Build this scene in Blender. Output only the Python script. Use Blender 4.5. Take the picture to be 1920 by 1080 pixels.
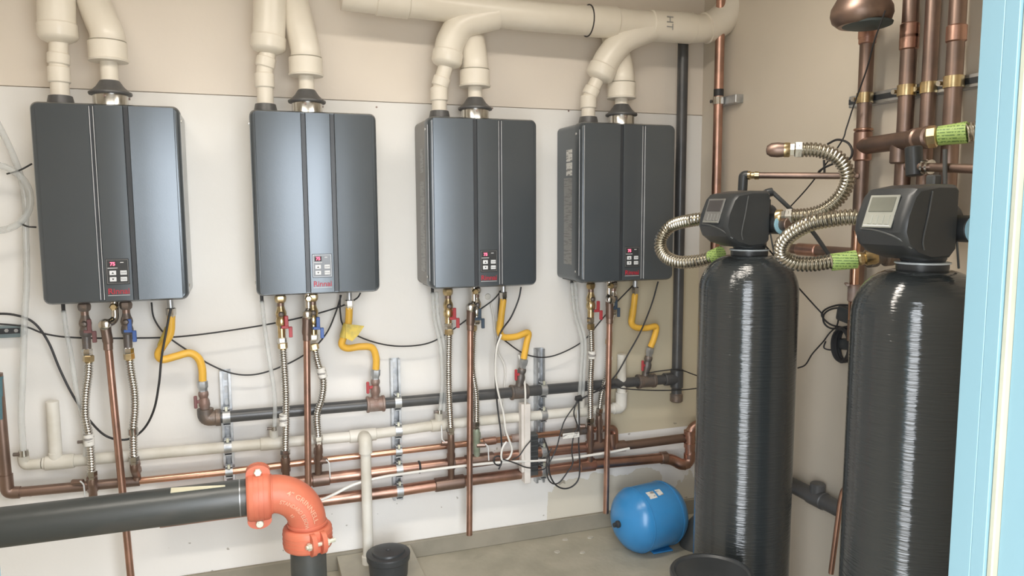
import bpy, bmesh, math, random
from mathutils import Vector, Matrix
random.seed(7)
V = Vector
for o in list(bpy.data.objects): bpy.data.objects.remove(o)
SC = bpy.context.scene
COL = SC.collection

# ------------------------------------------------------------ camera, sky, exposure
CAMZ = 1.531
F, PITCH, YAW, ROLL = 1400.0, 0.1062, 0.3373, -0.0045
cy, sy, cp, sp = math.cos(YAW), math.sin(YAW), math.cos(PITCH), math.sin(PITCH)
FW = V((sy*cp, cy*cp, -sp)); R0 = V((cy, -sy, 0)); U0 = R0.cross(FW)
c, s = math.cos(ROLL), math.sin(ROLL)
RT = R0*c + U0*s; UP = U0*c - R0*s
cam = bpy.data.cameras.new('camera'); camo = bpy.data.objects.new('camera', cam); COL.objects.link(camo)
cam.sensor_width = 36; cam.lens = F*36/1920; cam.clip_start = 0.02
camo.matrix_world = Matrix((( RT.x, UP.x, -FW.x, 0), (RT.y, UP.y, -FW.y, 0), (RT.z, UP.z, -FW.z, CAMZ), (0, 0, 0, 1)))
SC.camera = camo
SC.view_settings.view_transform = 'Standard'; SC.view_settings.look = 'None'
SC.view_settings.gamma = 1; SC.view_settings.use_curve_mapping = False
SC.view_settings.exposure = 3.48
W = bpy.data.worlds.new('sky'); SC.world = W; W.use_nodes = True
W.node_tree.nodes['Background'].inputs[0].default_value = (0.91, 0.95, 1.0, 1)
W.node_tree.nodes['Background'].inputs[1].default_value = 1.0

YF, D, XR, HW = 2.860, 3.1315, 2.067, 0.448          # heater fronts, back wall, right wall, heater width
HX = [-0.663, 0.0186, 0.6696, 1.315]
HZ0, HH = 1.216, 0.670
DY1, DY0 = 0.605, 0.44                                # front wall: inner and outer face
DXL, DXR, DTOP = -0.178, 0.740, 2.06
CEIL = 2.75

# daylight entering by the doorway: a portal that only helps sampling of the sky
pl = bpy.data.lights.new('doorway_portal', 'AREA'); pl.shape = 'RECTANGLE'; pl.size = DXR-DXL; pl.size_y = DTOP
pl.cycles.is_portal = True
po = bpy.data.objects.new('doorway_portal', pl); COL.objects.link(po)
po.location = ((DXL+DXR)/2, DY0-0.01, DTOP/2); po.rotation_euler = (math.radians(90), 0, 0)

# fill lamps added under the ceiling to brighten the room (out of view)
for lx, ly in ((-.35, 1.75), (.95, 1.75)):
    ll = bpy.data.lights.new('ceiling_fill_light', 'AREA'); ll.shape = 'RECTANGLE'; ll.size = 1.0; ll.size_y = .16; ll.energy = 1.55; ll.color = (1, .92, .82)
    lo = bpy.data.objects.new('ceiling_fill_light', ll); COL.objects.link(lo); lo.location = (lx, ly, 2.66)

def ray(x, y): return FW + RT*((x-960)/F) - UP*((y-540)/F)
def P(x, y, X=None, Y=None, Z=None):
    d = ray(x, y)
    if Y is not None: t = Y/d.y
    elif X is not None: t = X/d.x
    else: t = (Z-CAMZ)/d.z
    return V((0, 0, CAMZ)) + d*t
def B(x, y, o=0.07): return P(x, y, Y=D-o)
def RW(x, y, o=0.05): return P(x, y, X=XR-o)
def BL(pts, o=0.07): return [B(p[0], p[1], p[2] if len(p) > 2 else o) for p in pts]

# ------------------------------------------------------------ materials
def nt(name):
    m = bpy.data.materials.new(name); m.use_nodes = True
    t = m.node_tree; return m, t, t.nodes['Principled BSDF']
def mat(name, col, rough=.5, metal=0, spec=.5, col2=None, scale=8, bump=0, bscale=60, var=.0, coat=0, alpha=1, detail=4, lo=.4, hi=.65, stretch=None, trans=0):
    m, t, b = nt(name); N = t.nodes; L = t.links
    b.inputs['Base Color'].default_value = (*col, 1); b.inputs['Roughness'].default_value = rough
    b.inputs['Metallic'].default_value = metal; b.inputs['Specular IOR Level'].default_value = spec
    b.inputs['Coat Weight'].default_value = coat; b.inputs['Alpha'].default_value = alpha
    b.inputs['Transmission Weight'].default_value = trans
    tc = N.new('ShaderNodeTexCoord')
    src = tc.outputs['Object']
    if stretch:
        mp = N.new('ShaderNodeMapping'); mp.inputs['Scale'].default_value = stretch; L.new(src, mp.inputs[0]); src = mp.outputs[0]
    if col2 is None: col2 = tuple(min(1, x*.82) for x in col)
    n = N.new('ShaderNodeTexNoise'); n.inputs['Scale'].default_value = scale; n.inputs['Detail'].default_value = detail; L.new(src, n.inputs['Vector'])
    r = N.new('ShaderNodeMapRange'); r.inputs[1].default_value = lo; r.inputs[2].default_value = hi; L.new(n.outputs['Fac'], r.inputs[0])
    mx = N.new('ShaderNodeMix'); mx.data_type = 'RGBA'; mx.inputs[6].default_value = (*col, 1); mx.inputs[7].default_value = (*col2, 1)
    L.new(r.outputs[0], mx.inputs[0]); L.new(mx.outputs[2], b.inputs['Base Color'])
    if var:
        rr = N.new('ShaderNodeMapRange'); rr.inputs[3].default_value = rough; rr.inputs[4].default_value = min(1, rough+var)
        L.new(n.outputs['Fac'], rr.inputs[0]); L.new(rr.outputs[0], b.inputs['Roughness'])
    if bump:
        n2 = N.new('ShaderNodeTexNoise'); n2.inputs['Scale'].default_value = bscale; n2.inputs['Detail'].default_value = 3; L.new(src, n2.inputs['Vector'])
        bp = N.new('ShaderNodeBump'); bp.inputs['Strength'].default_value = bump; bp.inputs['Distance'].default_value = .004
        L.new(n2.outputs['Fac'], bp.inputs['Height']); L.new(bp.outputs[0], b.inputs['Normal'])
    return m
M = {}
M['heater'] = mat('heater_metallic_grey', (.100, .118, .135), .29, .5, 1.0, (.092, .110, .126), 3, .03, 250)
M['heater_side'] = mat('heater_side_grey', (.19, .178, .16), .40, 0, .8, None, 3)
M['heater_lit'] = mat('heater_side_lit', (.50, .52, .53), .35, .2, .8, None, 3)  # reflection of the bright wall put into the side colour
M['heater_dark'] = mat('heater_groove', (.035, .04, .047), .4, 0, .6)
M['seamlight'] = mat('satin_seam_edge', (.42, .43, .44), .3, .6)
M['seamglint'] = mat('painted_seam_glint', (.62, .64, .66), .35, .2)  # painted glint for edges that catch the light
M['panel'] = mat('control_panel_plastic', (.045, .05, .055), .25, 0, .8)
M['button'] = mat('button_white', (.8, .82, .84), .5)
M['ink'] = mat('dark_ink', (.03, .03, .03), .6)
M['logored'] = mat('logo_red', (.45, .03, .05), .45)
M['whiteprint'] = mat('white_print', (.75, .77, .78), .5)
M['pvc'] = mat('cream_pvc', (.80, .745, .645), .30, 0, .5, (.74, .68, .575), 5)
M['pvc2'] = mat('white_pvc_dusty', (.74, .72, .66), .42, 0, .5, (.60, .57, .49), 6)
M['copper'] = mat('copper_tarnished', (.58, .345, .27), .30, 1, .5, (.36, .235, .19), 9, .05, 80, .15)
M['copperdull'] = mat('copper_dull_brown', (.32, .225, .185), .38, .9, .5, (.22, .165, .14), 7, .05, 80, .1)
M['copperbright'] = mat('copper_bright', (.72, .42, .30), .24, 1, .5, (.5, .30, .22), 7, 0, 80, .1)
M['brass'] = mat('brass', (.72, .58, .34), .28, 1, .5, (.45, .35, .2), 20)
M['steel'] = mat('stainless', (.66, .655, .63), .22, 1, .5, (.52, .515, .49), 15)
M['hose_steel'] = mat('olive_stainless', (.60, .575, .51), .26, 1, .5, (.48, .46, .40), 12)
M['chrome'] = mat('nickel_plated', (.70, .68, .64), .16, 1, .5, (.5, .48, .45), 15)
M['galv'] = mat('galvanised_steel', (.60, .62, .64), .36, .9, .5, (.42, .44, .46), 25, 0, 60, .15)
M['iron'] = mat('black_iron', (.055, .058, .062), .36, .0, .7, (.075, .075, .075), 12, .1, 120)
M['fitiron'] = mat('malleable_fitting', (.15, .14, .135), .45, .5, .5, (.24, .18, .14), 18, .2, 200)
M['rustfit'] = mat('rusty_fitting', (.27, .18, .15), .5, .4, .5, (.36, .30, .27), 22, .2, 200)
M['yellow'] = mat('yellow_coating', (.86, .50, .07), .42, 0, .5, (.78, .45, .06), 10)
M['yellowtag'] = mat('yellow_tag', (.72, .55, .10), .5, 0, .5, (.45, .36, .10), 30)
M['rubber'] = mat('black_rubber', (.03, .03, .032), .5)
M['plastic'] = mat('black_plastic', (.038, .042, .045), .38, 0, .5)
M['plastic_grey'] = mat('dark_grey_plastic', (.085, .09, .09), .4)
M['conefunnel'] = mat('grey_funnel_plastic', (.10, .10, .10), .4, 0, .5)
M['red'] = mat('red_handle', (.50, .06, .07), .45, 0, .5, (.36, .05, .06), 12)
M['dullred'] = mat('faded_red_handle', (.22, .10, .10), .5)
M['blue'] = mat('blue_handle', (.07, .15, .44), .45)
M['darkblue'] = mat('dark_blue_handle', (.06, .09, .13), .45)
M['tubeclear'] = mat('clear_vinyl', (.72, .75, .74), .12, 0, .8, None, 5, alpha=.36)
M['orange'] = mat('orange_red_paint', (.64, .185, .105), .42, 0, .5, (.56, .145, .085), 7, .10, 60, .1)
M['orange_worn'] = mat('worn_orange_lettering', (.74, .36, .24), .5)
M['zinc'] = mat('zinc_bolt', (.85, .85, .70), .35, .5, .5, (.7, .72, .6), 20)
M['bluetank'] = mat('blue_enamel', (.045, .27, .60), .28, 0, .6, (.035, .22, .50), 4)
M['paper'] = mat('white_label', (.78, .77, .73), .55, 0, .4, (.30, .29, .28), 60, lo=.52, hi=.6, stretch=(.4, .4, 2))
M['paperfaint'] = mat('grey_faint_label', (.25, .25, .24), .35, 0, .6, (.16, .16, .155), 60, lo=.5, hi=.58, stretch=(.3, .3, 2.5))
M['lcd'] = mat('lcd_grey', (.20, .205, .17), .25)
M['lcddark'] = mat('lcd_dark', (.075, .07, .07), .3)
M['bezel'] = mat('silver_bezel', (.42, .43, .38), .4, .2)
M['bezeldark'] = mat('grey_bezel', (.22, .22, .21), .4, .2)
M['tankring'] = mat('pale_ring', (.55, .60, .62), .35)
M['lightblue'] = mat('light_blue_ring', (.35, .62, .75), .4)
M['teal'] = mat('pale_blue_paint', (.13, .215, .24), .45, 0, .4, (.12, .205, .23), 3, .03, 90)
M['cream'] = mat('cream_weatherstrip', (.28, .27, .20), .6)
M['white'] = mat('white_cable', (.82, .81, .77), .4)
M['duct'] = mat('white_plastic_duct', (.78, .74, .70), .45)
M['box'] = mat('beige_grey_plastic', (.36, .34, .28), .6, 0, .4, (.42, .39, .31), 9)
M['flower'] = mat('strip_of_tape', (.72, .68, .50), .6)
M['strutdim'] = mat('blue_grey_strut', (.25, .33, .36), .4, .5)
M['verdigris'] = mat('green_stained_brass', (.30, .36, .27), .5, .4, .5, (.42, .45, .36), 30)
M['flake'] = mat('plaster_flake', (.52, .49, .42), .8)
M['foam'] = mat('teal_foam', (.10, .21, .25), .6)
M['ceiling'] = mat('ceiling_paint', (.72, .68, .60), .8)
M['outside'] = mat('outdoor_concrete', (.42, .41, .39), .85, 0, .3, (.36, .35, .33), 2, .3, 30)
M['insul'] = mat('dark_insulation_face', (.07, .09, .09), .6)
M['pipeold'] = mat('weathered_black_steel', (.050, .056, .055), .30, .1, .8, (.10, .09, .08), 6, .12, 60, .15, lo=.55, hi=.8, stretch=(.35, 1, 1))

def emit(name, col, st):
    m, t, b = nt(name); b.inputs['Base Color'].default_value = (.05, .0, .0, 1)
    b.inputs['Emission Color'].default_value = (*col, 1); b.inputs['Emission Strength'].default_value = st; return m
M['led'] = emit('red_led', (1, .12, .2), .28)
def stripes(name, c1, c2, sc, axis='Z', duty=.5, rough=.5):
    m, t, b = nt(name); N = t.nodes; L = t.links
    tc = N.new('ShaderNodeTexCoord'); w = N.new('ShaderNodeTexWave'); w.bands_direction = axis; w.inputs['Scale'].default_value = sc
    L.new(tc.outputs['Object'], w.inputs[0])
    n = N.new('ShaderNodeTexNoise'); n.inputs['Scale'].default_value = 180; L.new(tc.outputs['Object'], n.inputs['Vector'])
    g = N.new('ShaderNodeMath'); g.operation = 'GREATER_THAN'; g.inputs[1].default_value = 1-duty*.5; L.new(w.outputs['Fac'], g.inputs[0])
    g2 = N.new('ShaderNodeMath'); g2.operation = 'GREATER_THAN'; g2.inputs[1].default_value = .47; L.new(n.outputs['Fac'], g2.inputs[0])
    mu = N.new('ShaderNodeMath'); mu.operation = 'MULTIPLY'; L.new(g.outputs[0], mu.inputs[0]); L.new(g2.outputs[0], mu.inputs[1])
    mx = N.new('ShaderNodeMix'); mx.data_type = 'RGBA'; mx.inputs[6].default_value = (*c1, 1); mx.inputs[7].default_value = (*c2, 1)
    L.new(mu.outputs[0], mx.inputs[0]); L.new(mx.outputs[2], b.inputs['Base Color']); b.inputs['Roughness'].default_value = rough
    return m
M['lime'] = stripes('lime_printed_tag', (.40, .56, .17), (.12, .22, .06), 38, 'Z', .7)

def tankmat():                      # black gel-coated resin with glass windings showing as fine horizontal ribs
    m, t, b = nt('black_wound_tank'); N = t.nodes; L = t.links
    b.inputs['Base Color'].default_value = (.030, .035, .037, 1); b.inputs['Specular IOR Level'].default_value = .75
    tc = N.new('ShaderNodeTexCoord')
    mp = N.new('ShaderNodeMapping'); mp.inputs['Scale'].default_value = (14, 14, 170); L.new(tc.outputs['Object'], mp.inputs[0])
    n = N.new('ShaderNodeTexNoise'); n.inputs['Scale'].default_value = 1.0; n.inputs['Detail'].default_value = 4; L.new(mp.outputs[0], n.inputs['Vector'])
    b.inputs['Roughness'].default_value = .11
    bp = N.new('ShaderNodeBump'); bp.inputs['Strength'].default_value = .7; bp.inputs['Distance'].default_value = .003
    L.new(n.outputs['Fac'], bp.inputs['Height']); L.new(bp.outputs[0], b.inputs['Normal'])
    return m
M['tank'] = tankmat()

PATCHX = P(1027, 930, Y=D).x
def wallmat(name, c1, c2, patch=False, stain=None):
    m, t, b = nt(name); N = t.nodes; L = t.links
    g = N.new('ShaderNodeNewGeometry')
    n = N.new('ShaderNodeTexNoise'); n.inputs['Scale'].default_value = 1.4; n.inputs['Detail'].default_value = 5; L.new(g.outputs['Position'], n.inputs['Vector'])
    mx = N.new('ShaderNodeMix'); mx.data_type = 'RGBA'; mx.inputs[6].default_value = (*c1, 1); mx.inputs[7].default_value = (*c2, 1)
    r = N.new('ShaderNodeMapRange'); r.inputs[1].default_value = .4; r.inputs[2].default_value = .65; L.new(n.outputs['Fac'], r.inputs[0]); L.new(r.outputs[0], mx.inputs[0])
    out = mx.outputs[2]
    if patch:                      # bare primer low on the wall and in a block towards the corner
        sx = N.new('ShaderNodeSeparateXYZ'); L.new(g.outputs['Position'], sx.inputs[0])
        n2 = N.new('ShaderNodeTexNoise'); n2.inputs['Scale'].default_value = 4; n2.inputs['Detail'].default_value = 6; L.new(g.outputs['Position'], n2.inputs['Vector'])
        def mth(op, a, bb):
            q = N.new('ShaderNodeMath'); q.operation = op
            for i, v in enumerate((a, bb)):
                if isinstance(v, (int, float)): q.inputs[i].default_value = v
                else: L.new(v, q.inputs[i])
            return q.outputs[0]
        nn = mth('MULTIPLY', mth('SUBTRACT', n2.outputs['Fac'], .5), .5)
        low = mth('MULTIPLY', mth('LESS_THAN', mth('ADD', sx.outputs[2], nn), .20), mth('GREATER_THAN', mth('ADD', sx.outputs[0], mth('MULTIPLY', nn, .15)), PATCHX))
        hi = mth('MULTIPLY', mth('GREATER_THAN', mth('ADD', sx.outputs[0], mth('MULTIPLY', nn, .3)), 1.60), mth('LESS_THAN', sx.outputs[2], 1.25))
        hi = mth('MULTIPLY', hi, mth('GREATER_THAN', sx.outputs[2], .45))
        mk = mth('MAXIMUM', low, hi)
        m2 = N.new('ShaderNodeMix'); m2.data_type = 'RGBA'; m2.inputs[7].default_value = (.53, .45, .27, 1)
        L.new(mth('MAXIMUM', mth('MULTIPLY', low, .45), mth('MULTIPLY', hi, .75)), m2.inputs[0]); L.new(out, m2.inputs[6]); out = m2.outputs[2]
        # small dark scuffs
        v = N.new('ShaderNodeTexNoise'); v.inputs['Scale'].default_value = 22; v.inputs['Detail'].default_value = 2; L.new(g.outputs['Position'], v.inputs['Vector'])
        sc = mth('MULTIPLY', mth('GREATER_THAN', v.outputs['Fac'], .72), mth('LESS_THAN', sx.outputs[2], .5))
        m3 = N.new('ShaderNodeMix'); m3.data_type = 'RGBA'; m3.inputs[7].default_value = (.25, .22, .17, 1)
        L.new(mth('MULTIPLY', sc, .6), m3.inputs[0]); L.new(out, m3.inputs[6]); out = m3.outputs[2]
    L.new(out, b.inputs['Base Color']); b.inputs['Roughness'].default_value = .6; b.inputs['Specular IOR Level'].default_value = .3
    n3 = N.new('ShaderNodeTexNoise'); n3.inputs['Scale'].default_value = 45; n3.inputs['Detail'].default_value = 3; L.new(g.outputs['Position'], n3.inputs['Vector'])
    bp = N.new('ShaderNodeBump'); bp.inputs['Strength'].default_value = .12; bp.inputs['Distance'].default_value = .004
    L.new(n3.outputs['Fac'], bp.inputs['Height']); L.new(bp.outputs[0], b.inputs['Normal'])
    return m
M['wall_low'] = wallmat('drywall_lower', (.85, .838, .81), (.81, .795, .76), True)
M['wall_up'] = wallmat('drywall_upper', (.83, .75, .65), (.79, .72, .635))  # warm light over the upper wall is painted into this peach
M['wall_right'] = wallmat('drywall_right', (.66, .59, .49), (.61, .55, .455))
M['floor'] = mat('concrete_floor', (.44, .41, .33), .75, 0, .3, (.36, .34, .27), 5, .4, 25)
M['curb'] = mat('concrete_curb', (.27, .25, .20), .8, 0, .3, (.33, .30, .24), 6, .3, 40)

# ------------------------------------------------------------ mesh helpers
def fin(bm, name, m, loc, sharp=35):
    bmesh.ops.recalc_face_normals(bm, faces=bm.faces)
    me = bpy.data.meshes.new(name); bm.to_mesh(me); bm.free()
    me.transform(Matrix.Translation(-loc))
    for p in me.polygons: p.use_smooth = True
    me.set_sharp_from_angle(angle=math.radians(sharp))
    me.materials.append(m); return me
def bbase(bm):
    xs = [v.co for v in bm.verts]
    a = V((min(v.x for v in xs), min(v.y for v in xs), min(v.z for v in xs))); b = V((max(v.x for v in xs), max(v.y for v in xs), 0))
    return V(((a.x+b.x)/2, (a.y+b.y)/2, a.z))
class Thing:
    def __init__(s, name, label, cat, group=None, loc=None):
        s.o = bpy.data.objects.new(name, None); COL.objects.link(s.o); s.o.empty_display_size = .05
        s.o['label'] = label; s.o['category'] = cat
        if group: s.o['group'] = group
        s.loc = loc
        if loc is not None: s.o.location = loc
    def add(s, name, bm, m, parent=None, label=None, sharp=35, kind=None):
        if s.loc is None: s.loc = bbase(bm); s.o.location = s.loc
        me = fin(bm, name, M[m] if isinstance(m, str) else m, s.loc, sharp)
        o = bpy.data.objects.new(name, me); COL.objects.link(o); o.parent = parent or s.o
        if label: o['label'] = label
        if kind: o['kind'] = kind
        return o
def single(name, bm, m, label, cat, group=None, kind=None, sharp=35):
    loc = bbase(bm); me = fin(bm, name, M[m], loc, sharp)
    o = bpy.data.objects.new(name, me); COL.objects.link(o); o.location = loc
    o['label'] = label; o['category'] = cat
    if group: o['group'] = group
    if kind: o['kind'] = kind
    return o
def struct(name, bm, m, parent=None, kind='structure', label=None):
    loc = V((0, 0, 0)); me = fin(bm, name, M[m], loc)
    o = bpy.data.objects.new(name, me); COL.objects.link(o)
    if parent: o.parent = parent
    else: o['kind'] = kind
    if label: o['label'] = label
    return o

def rings(bm, rs, cap0=True, cap1=True):
    R = [[bm.verts.new(p) for p in r] for r in rs]
    n = len(R[0])
    for a, b in zip(R, R[1:]):
        for i in range(n): bm.faces.new((a[i], a[(i+1) % n], b[(i+1) % n], b[i]))
    if cap0: bm.faces.new(R[0])
    if cap1: bm.faces.new(R[-1])
    return bm
def basis(d):
    d = d.normalized(); a = V((0, 0, 1)) if abs(d.z) < .9 else V((0, 1, 0))
    u = d.cross(a).normalized(); return d, u, u.cross(d).normalized()
def tube(pts, r, seg=12, bm=None, cap=True):
    bm = bm or bmesh.new(); pts = [V(p) for p in pts]
    q = [pts[0]]
    rr = [r[0]] if isinstance(r, (list, tuple)) else None
    for i, p in enumerate(pts[1:], 1):
        if (p-q[-1]).length > 1e-6 or rr is not None:
            q.append(p)
            if rr is not None: rr.append(r[i])
    pts = q; n = len(pts)
    T = []
    for i in range(n):
        a = pts[max(0, i-1)]; b = pts[min(n-1, i+1)]
        d = b-a
        T.append(d.normalized() if d.length > 1e-9 else (T[-1] if T else V((0, 0, 1))))
    _, u, v = basis(T[0]); rs = []
    for i in range(n):
        u = (u - T[i]*u.dot(T[i])).normalized(); v = T[i].cross(u)
        ri = rr[i] if rr else r
        rs.append([pts[i] + (u*math.cos(k*math.tau/seg) + v*math.sin(k*math.tau/seg))*ri for k in range(seg)])
    return rings(bm, rs, cap, cap)
def smooth(pts, n=8):
    pts = [V(p) for p in pts]; q = [pts[0]*2-pts[1]] + pts + [pts[-1]*2-pts[-2]]; out = []
    for i in range(1, len(q)-2):
        p0, p1, p2, p3 = q[i-1:i+3]
        for k in range(n):
            t = k/n
            out.append(.5*((2*p1) + (p2-p0)*t + (2*p0-5*p1+4*p2-p3)*t*t + (3*p1-p0-3*p2+p3)*t**3))
    out.append(pts[-1]); return out
def fillet(pts, r, n=6):
    pts = [V(p) for p in pts]; out = [pts[0]]
    for a, b, c_ in zip(pts, pts[1:], pts[2:]):
        d1 = (a-b); d2 = (c_-b); l = min(r, d1.length*.49, d2.length*.49)
        p, q = b+d1.normalized()*l, b+d2.normalized()*l
        for k in range(n+1):
            t = k/n; out.append(p*(1-t)**2 + b*2*t*(1-t) + q*t*t)
    out.append(pts[-1]); return out
def resample(pts, step):
    L = [0]
    for a, b in zip(pts, pts[1:]): L.append(L[-1]+(b-a).length)
    n = max(2, int(L[-1]/step)); out = []; j = 0
    for i in range(n+1):
        s_ = L[-1]*i/n
        while j < len(L)-2 and L[j+1] < s_: j += 1
        t = (s_-L[j])/max(1e-9, L[j+1]-L[j]); out.append(pts[j].lerp(pts[j+1], min(1, t)))
    return out
def corr(pts, r, pitch=.0065, amp=.0018, seg=12, plain=None):
    """corrugated hose: four rings per corrugation"""
    q = resample(pts, pitch/4); rad = []
    for i in range(len(q)):
        rad.append(r + amp*(1, .55, -1, .55)[i % 4])
    return tube(q, rad, seg)
def lathe(a, d, prof, seg=20, bm=None):
    bm = bm or bmesh.new(); a = V(a); d, u, v = basis(V(d)); rs = []
    for t, r in prof:
        rs.append([a + d*t + (u*math.cos(k*math.tau/seg) + v*math.sin(k*math.tau/seg))*max(r, .0004) for k in range(seg)])
    return rings(bm, rs)
def cyl(a, b, r, seg=16, bv=.0, bm=None):
    a, b = V(a), V(b); L = (b-a).length
    bv = min(bv, r*.5, L*.3)
    prof = [(0, r), (L, r)] if bv <= 0 else [(0, r-bv), (bv, r), (L-bv, r), (L, r-bv)]
    return lathe(a, b-a, prof, seg, bm)
def box(c0, s0, rot=None, bv=.0, bm=None, seg=1):
    b2 = bmesh.new(); bmesh.ops.create_cube(b2, size=1)
    bmesh.ops.scale(b2, vec=V(s0), verts=b2.verts)
    if bv: bmesh.ops.bevel(b2, geom=b2.edges[:]+b2.verts[:], offset=bv, segments=seg, affect='EDGES', profile=.5)
    if rot is not None: bmesh.ops.transform(b2, matrix=rot.to_4x4(), verts=b2.verts)
    bmesh.ops.translate(b2, vec=V(c0), verts=b2.verts)
    if bm is None: return b2
    me = bpy.data.meshes.new('t'); b2.to_mesh(me); b2.free(); bm.from_mesh(me); bpy.data.meshes.remove(me); return bm
def bx(x0, x1, y0, y1, z0, z1, bv=0, bm=None, seg=1):
    return box(((x0+x1)/2, (y0+y1)/2, (z0+z1)/2), (abs(x1-x0), abs(y1-y0), abs(z1-z0)), None, bv, bm, seg)
def prism(outline, d, bm=None):
    bm = bm or bmesh.new(); d = V(d)
    return rings(bm, [[V(p) for p in outline], [V(p)+d for p in outline]])
def rot_to(d, up=V((0, 0, 1))):      # columns: x = d, z ~ up
    x = V(d).normalized(); y = up.cross(x).normalized(); z = x.cross(y); return Matrix((x, y, z)).transposed()
def join(*bms):
    bm = bmesh.new()
    for b in bms:
        me = bpy.data.meshes.new('t'); b.to_mesh(me); b.free(); bm.from_mesh(me); bpy.data.meshes.remove(me)
    return bm
def text_bm(s_, size, origin, xd, ud, depth=.0006, mapf=None, bold=0, align='CENTER', space=1):
    cu = bpy.data.curves.new('t', 'FONT'); cu.body = s_; cu.size = size; cu.align_x = align; cu.align_y = 'CENTER'
    cu.extrude = depth; cu.offset = bold; cu.resolution_u = 3; cu.space_character = space
    o = bpy.data.objects.new('t', cu); COL.objects.link(o); bpy.context.view_layer.update()
    dg = bpy.context.evaluated_depsgraph_get(); me = bpy.data.meshes.new_from_object(o.evaluated_get(dg))
    bm = bmesh.new(); bm.from_mesh(me); bpy.data.meshes.remove(me); bpy.data.objects.remove(o); bpy.data.curves.remove(cu)
    xd, ud = V(xd).normalized(), V(ud).normalized(); nd = xd.cross(ud); og = V(origin)
    for v in bm.verts:
        v.co = mapf(v.co) if mapf else og + xd*v.co.x + ud*v.co.y + nd*v.co.z
    return bm

# ============================================================ THE ROOM
XL = -1.9
struct('floor', bx(XL-.1, XR+.1, DY0, D+.1, -.1, 0), 'floor')
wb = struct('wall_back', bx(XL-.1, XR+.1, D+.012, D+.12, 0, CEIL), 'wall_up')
ZS = CAMZ + .4376
struct('drywall_panel', bx(XL, XR, D, D+.012, 0, ZS-.0015, .001), 'wall_low', wb)
struct('drywall_panel', bx(XL, XR, D, D+.012, ZS+.0015, CEIL, .001), 'wall_up', wb, label='upper drywall sheet above the seam, warm light tint in its colour')
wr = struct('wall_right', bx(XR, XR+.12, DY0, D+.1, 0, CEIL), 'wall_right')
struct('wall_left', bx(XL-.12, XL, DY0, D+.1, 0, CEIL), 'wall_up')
struct('ceiling', bx(XL-.12, XR+.12, DY0, D+.1, CEIL, CEIL+.1), 'ceiling')
wf = join(bx(XL-.12, DXL-.05, DY0+.02, DY1-.01, 0, CEIL), bx(DXR+.05, XR+.12, DY0+.02, DY1-.01, 0, CEIL), bx(DXL-.05, DXR+.05, DY0+.02, DY1-.01, DTOP+.05, CEIL))
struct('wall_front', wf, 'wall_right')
struct('ground', bx(-14, 14, -16, DY0, -.12, -.02), 'outside')
# door frame: two jambs and a head, each stepped with a stop and a pale weatherstrip
df = bpy.data.objects.new('door_1', None); COL.objects.link(df); df['kind'] = 'structure'
def jamb(xe, sgn, nm):
    o = xe+sgn*.055
    b_ = bx(xe, o, DY1-.026, DY1, 0, DTOP, .0006); j = struct(nm, b_, 'teal', df)
    struct('door_stop', bx(xe+sgn*.0004, o, DY1-.042, DY1-.026, 0, DTOP, .0006), 'teal', j)
    struct('weatherstrip', bx(xe+sgn*.004, o, DY1-.0490, DY1-.042, 0, DTOP, .0015), 'cream', j)
    struct('outer_frame', bx(xe+sgn*.012, o, DY0-.02, DY1-.0490, 0, DTOP, .0006), 'teal', j)
jamb(DXR, 1, 'door_jamb'); jamb(DXL, -1, 'door_jamb')
struct('door_head', bx(DXL-.055, DXR+.055, DY0-.02, DY1, DTOP, DTOP+.055, .002), 'teal', df)
struct('baseboard_back', bx(XL, XR, D-.020, D, 0, .075, .003), 'curb')
# screws dimpled in the drywall
for x, y in ((706, 201), (923, 203), (1066, 208), (790, 872)):
    p = B(x, y, 0); single('drywall_screw', cyl(p, p+V((0, -.002, 0)), .004, 8), 'rustfit', 'small dark screw head in the back wall ' + {706: 'right of the second heater flue', 923: 'right of the third heater flue', 1066: 'left of the fourth heater flue', 790: 'between the copper pipes low on the wall'}[x], 'screw')

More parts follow.
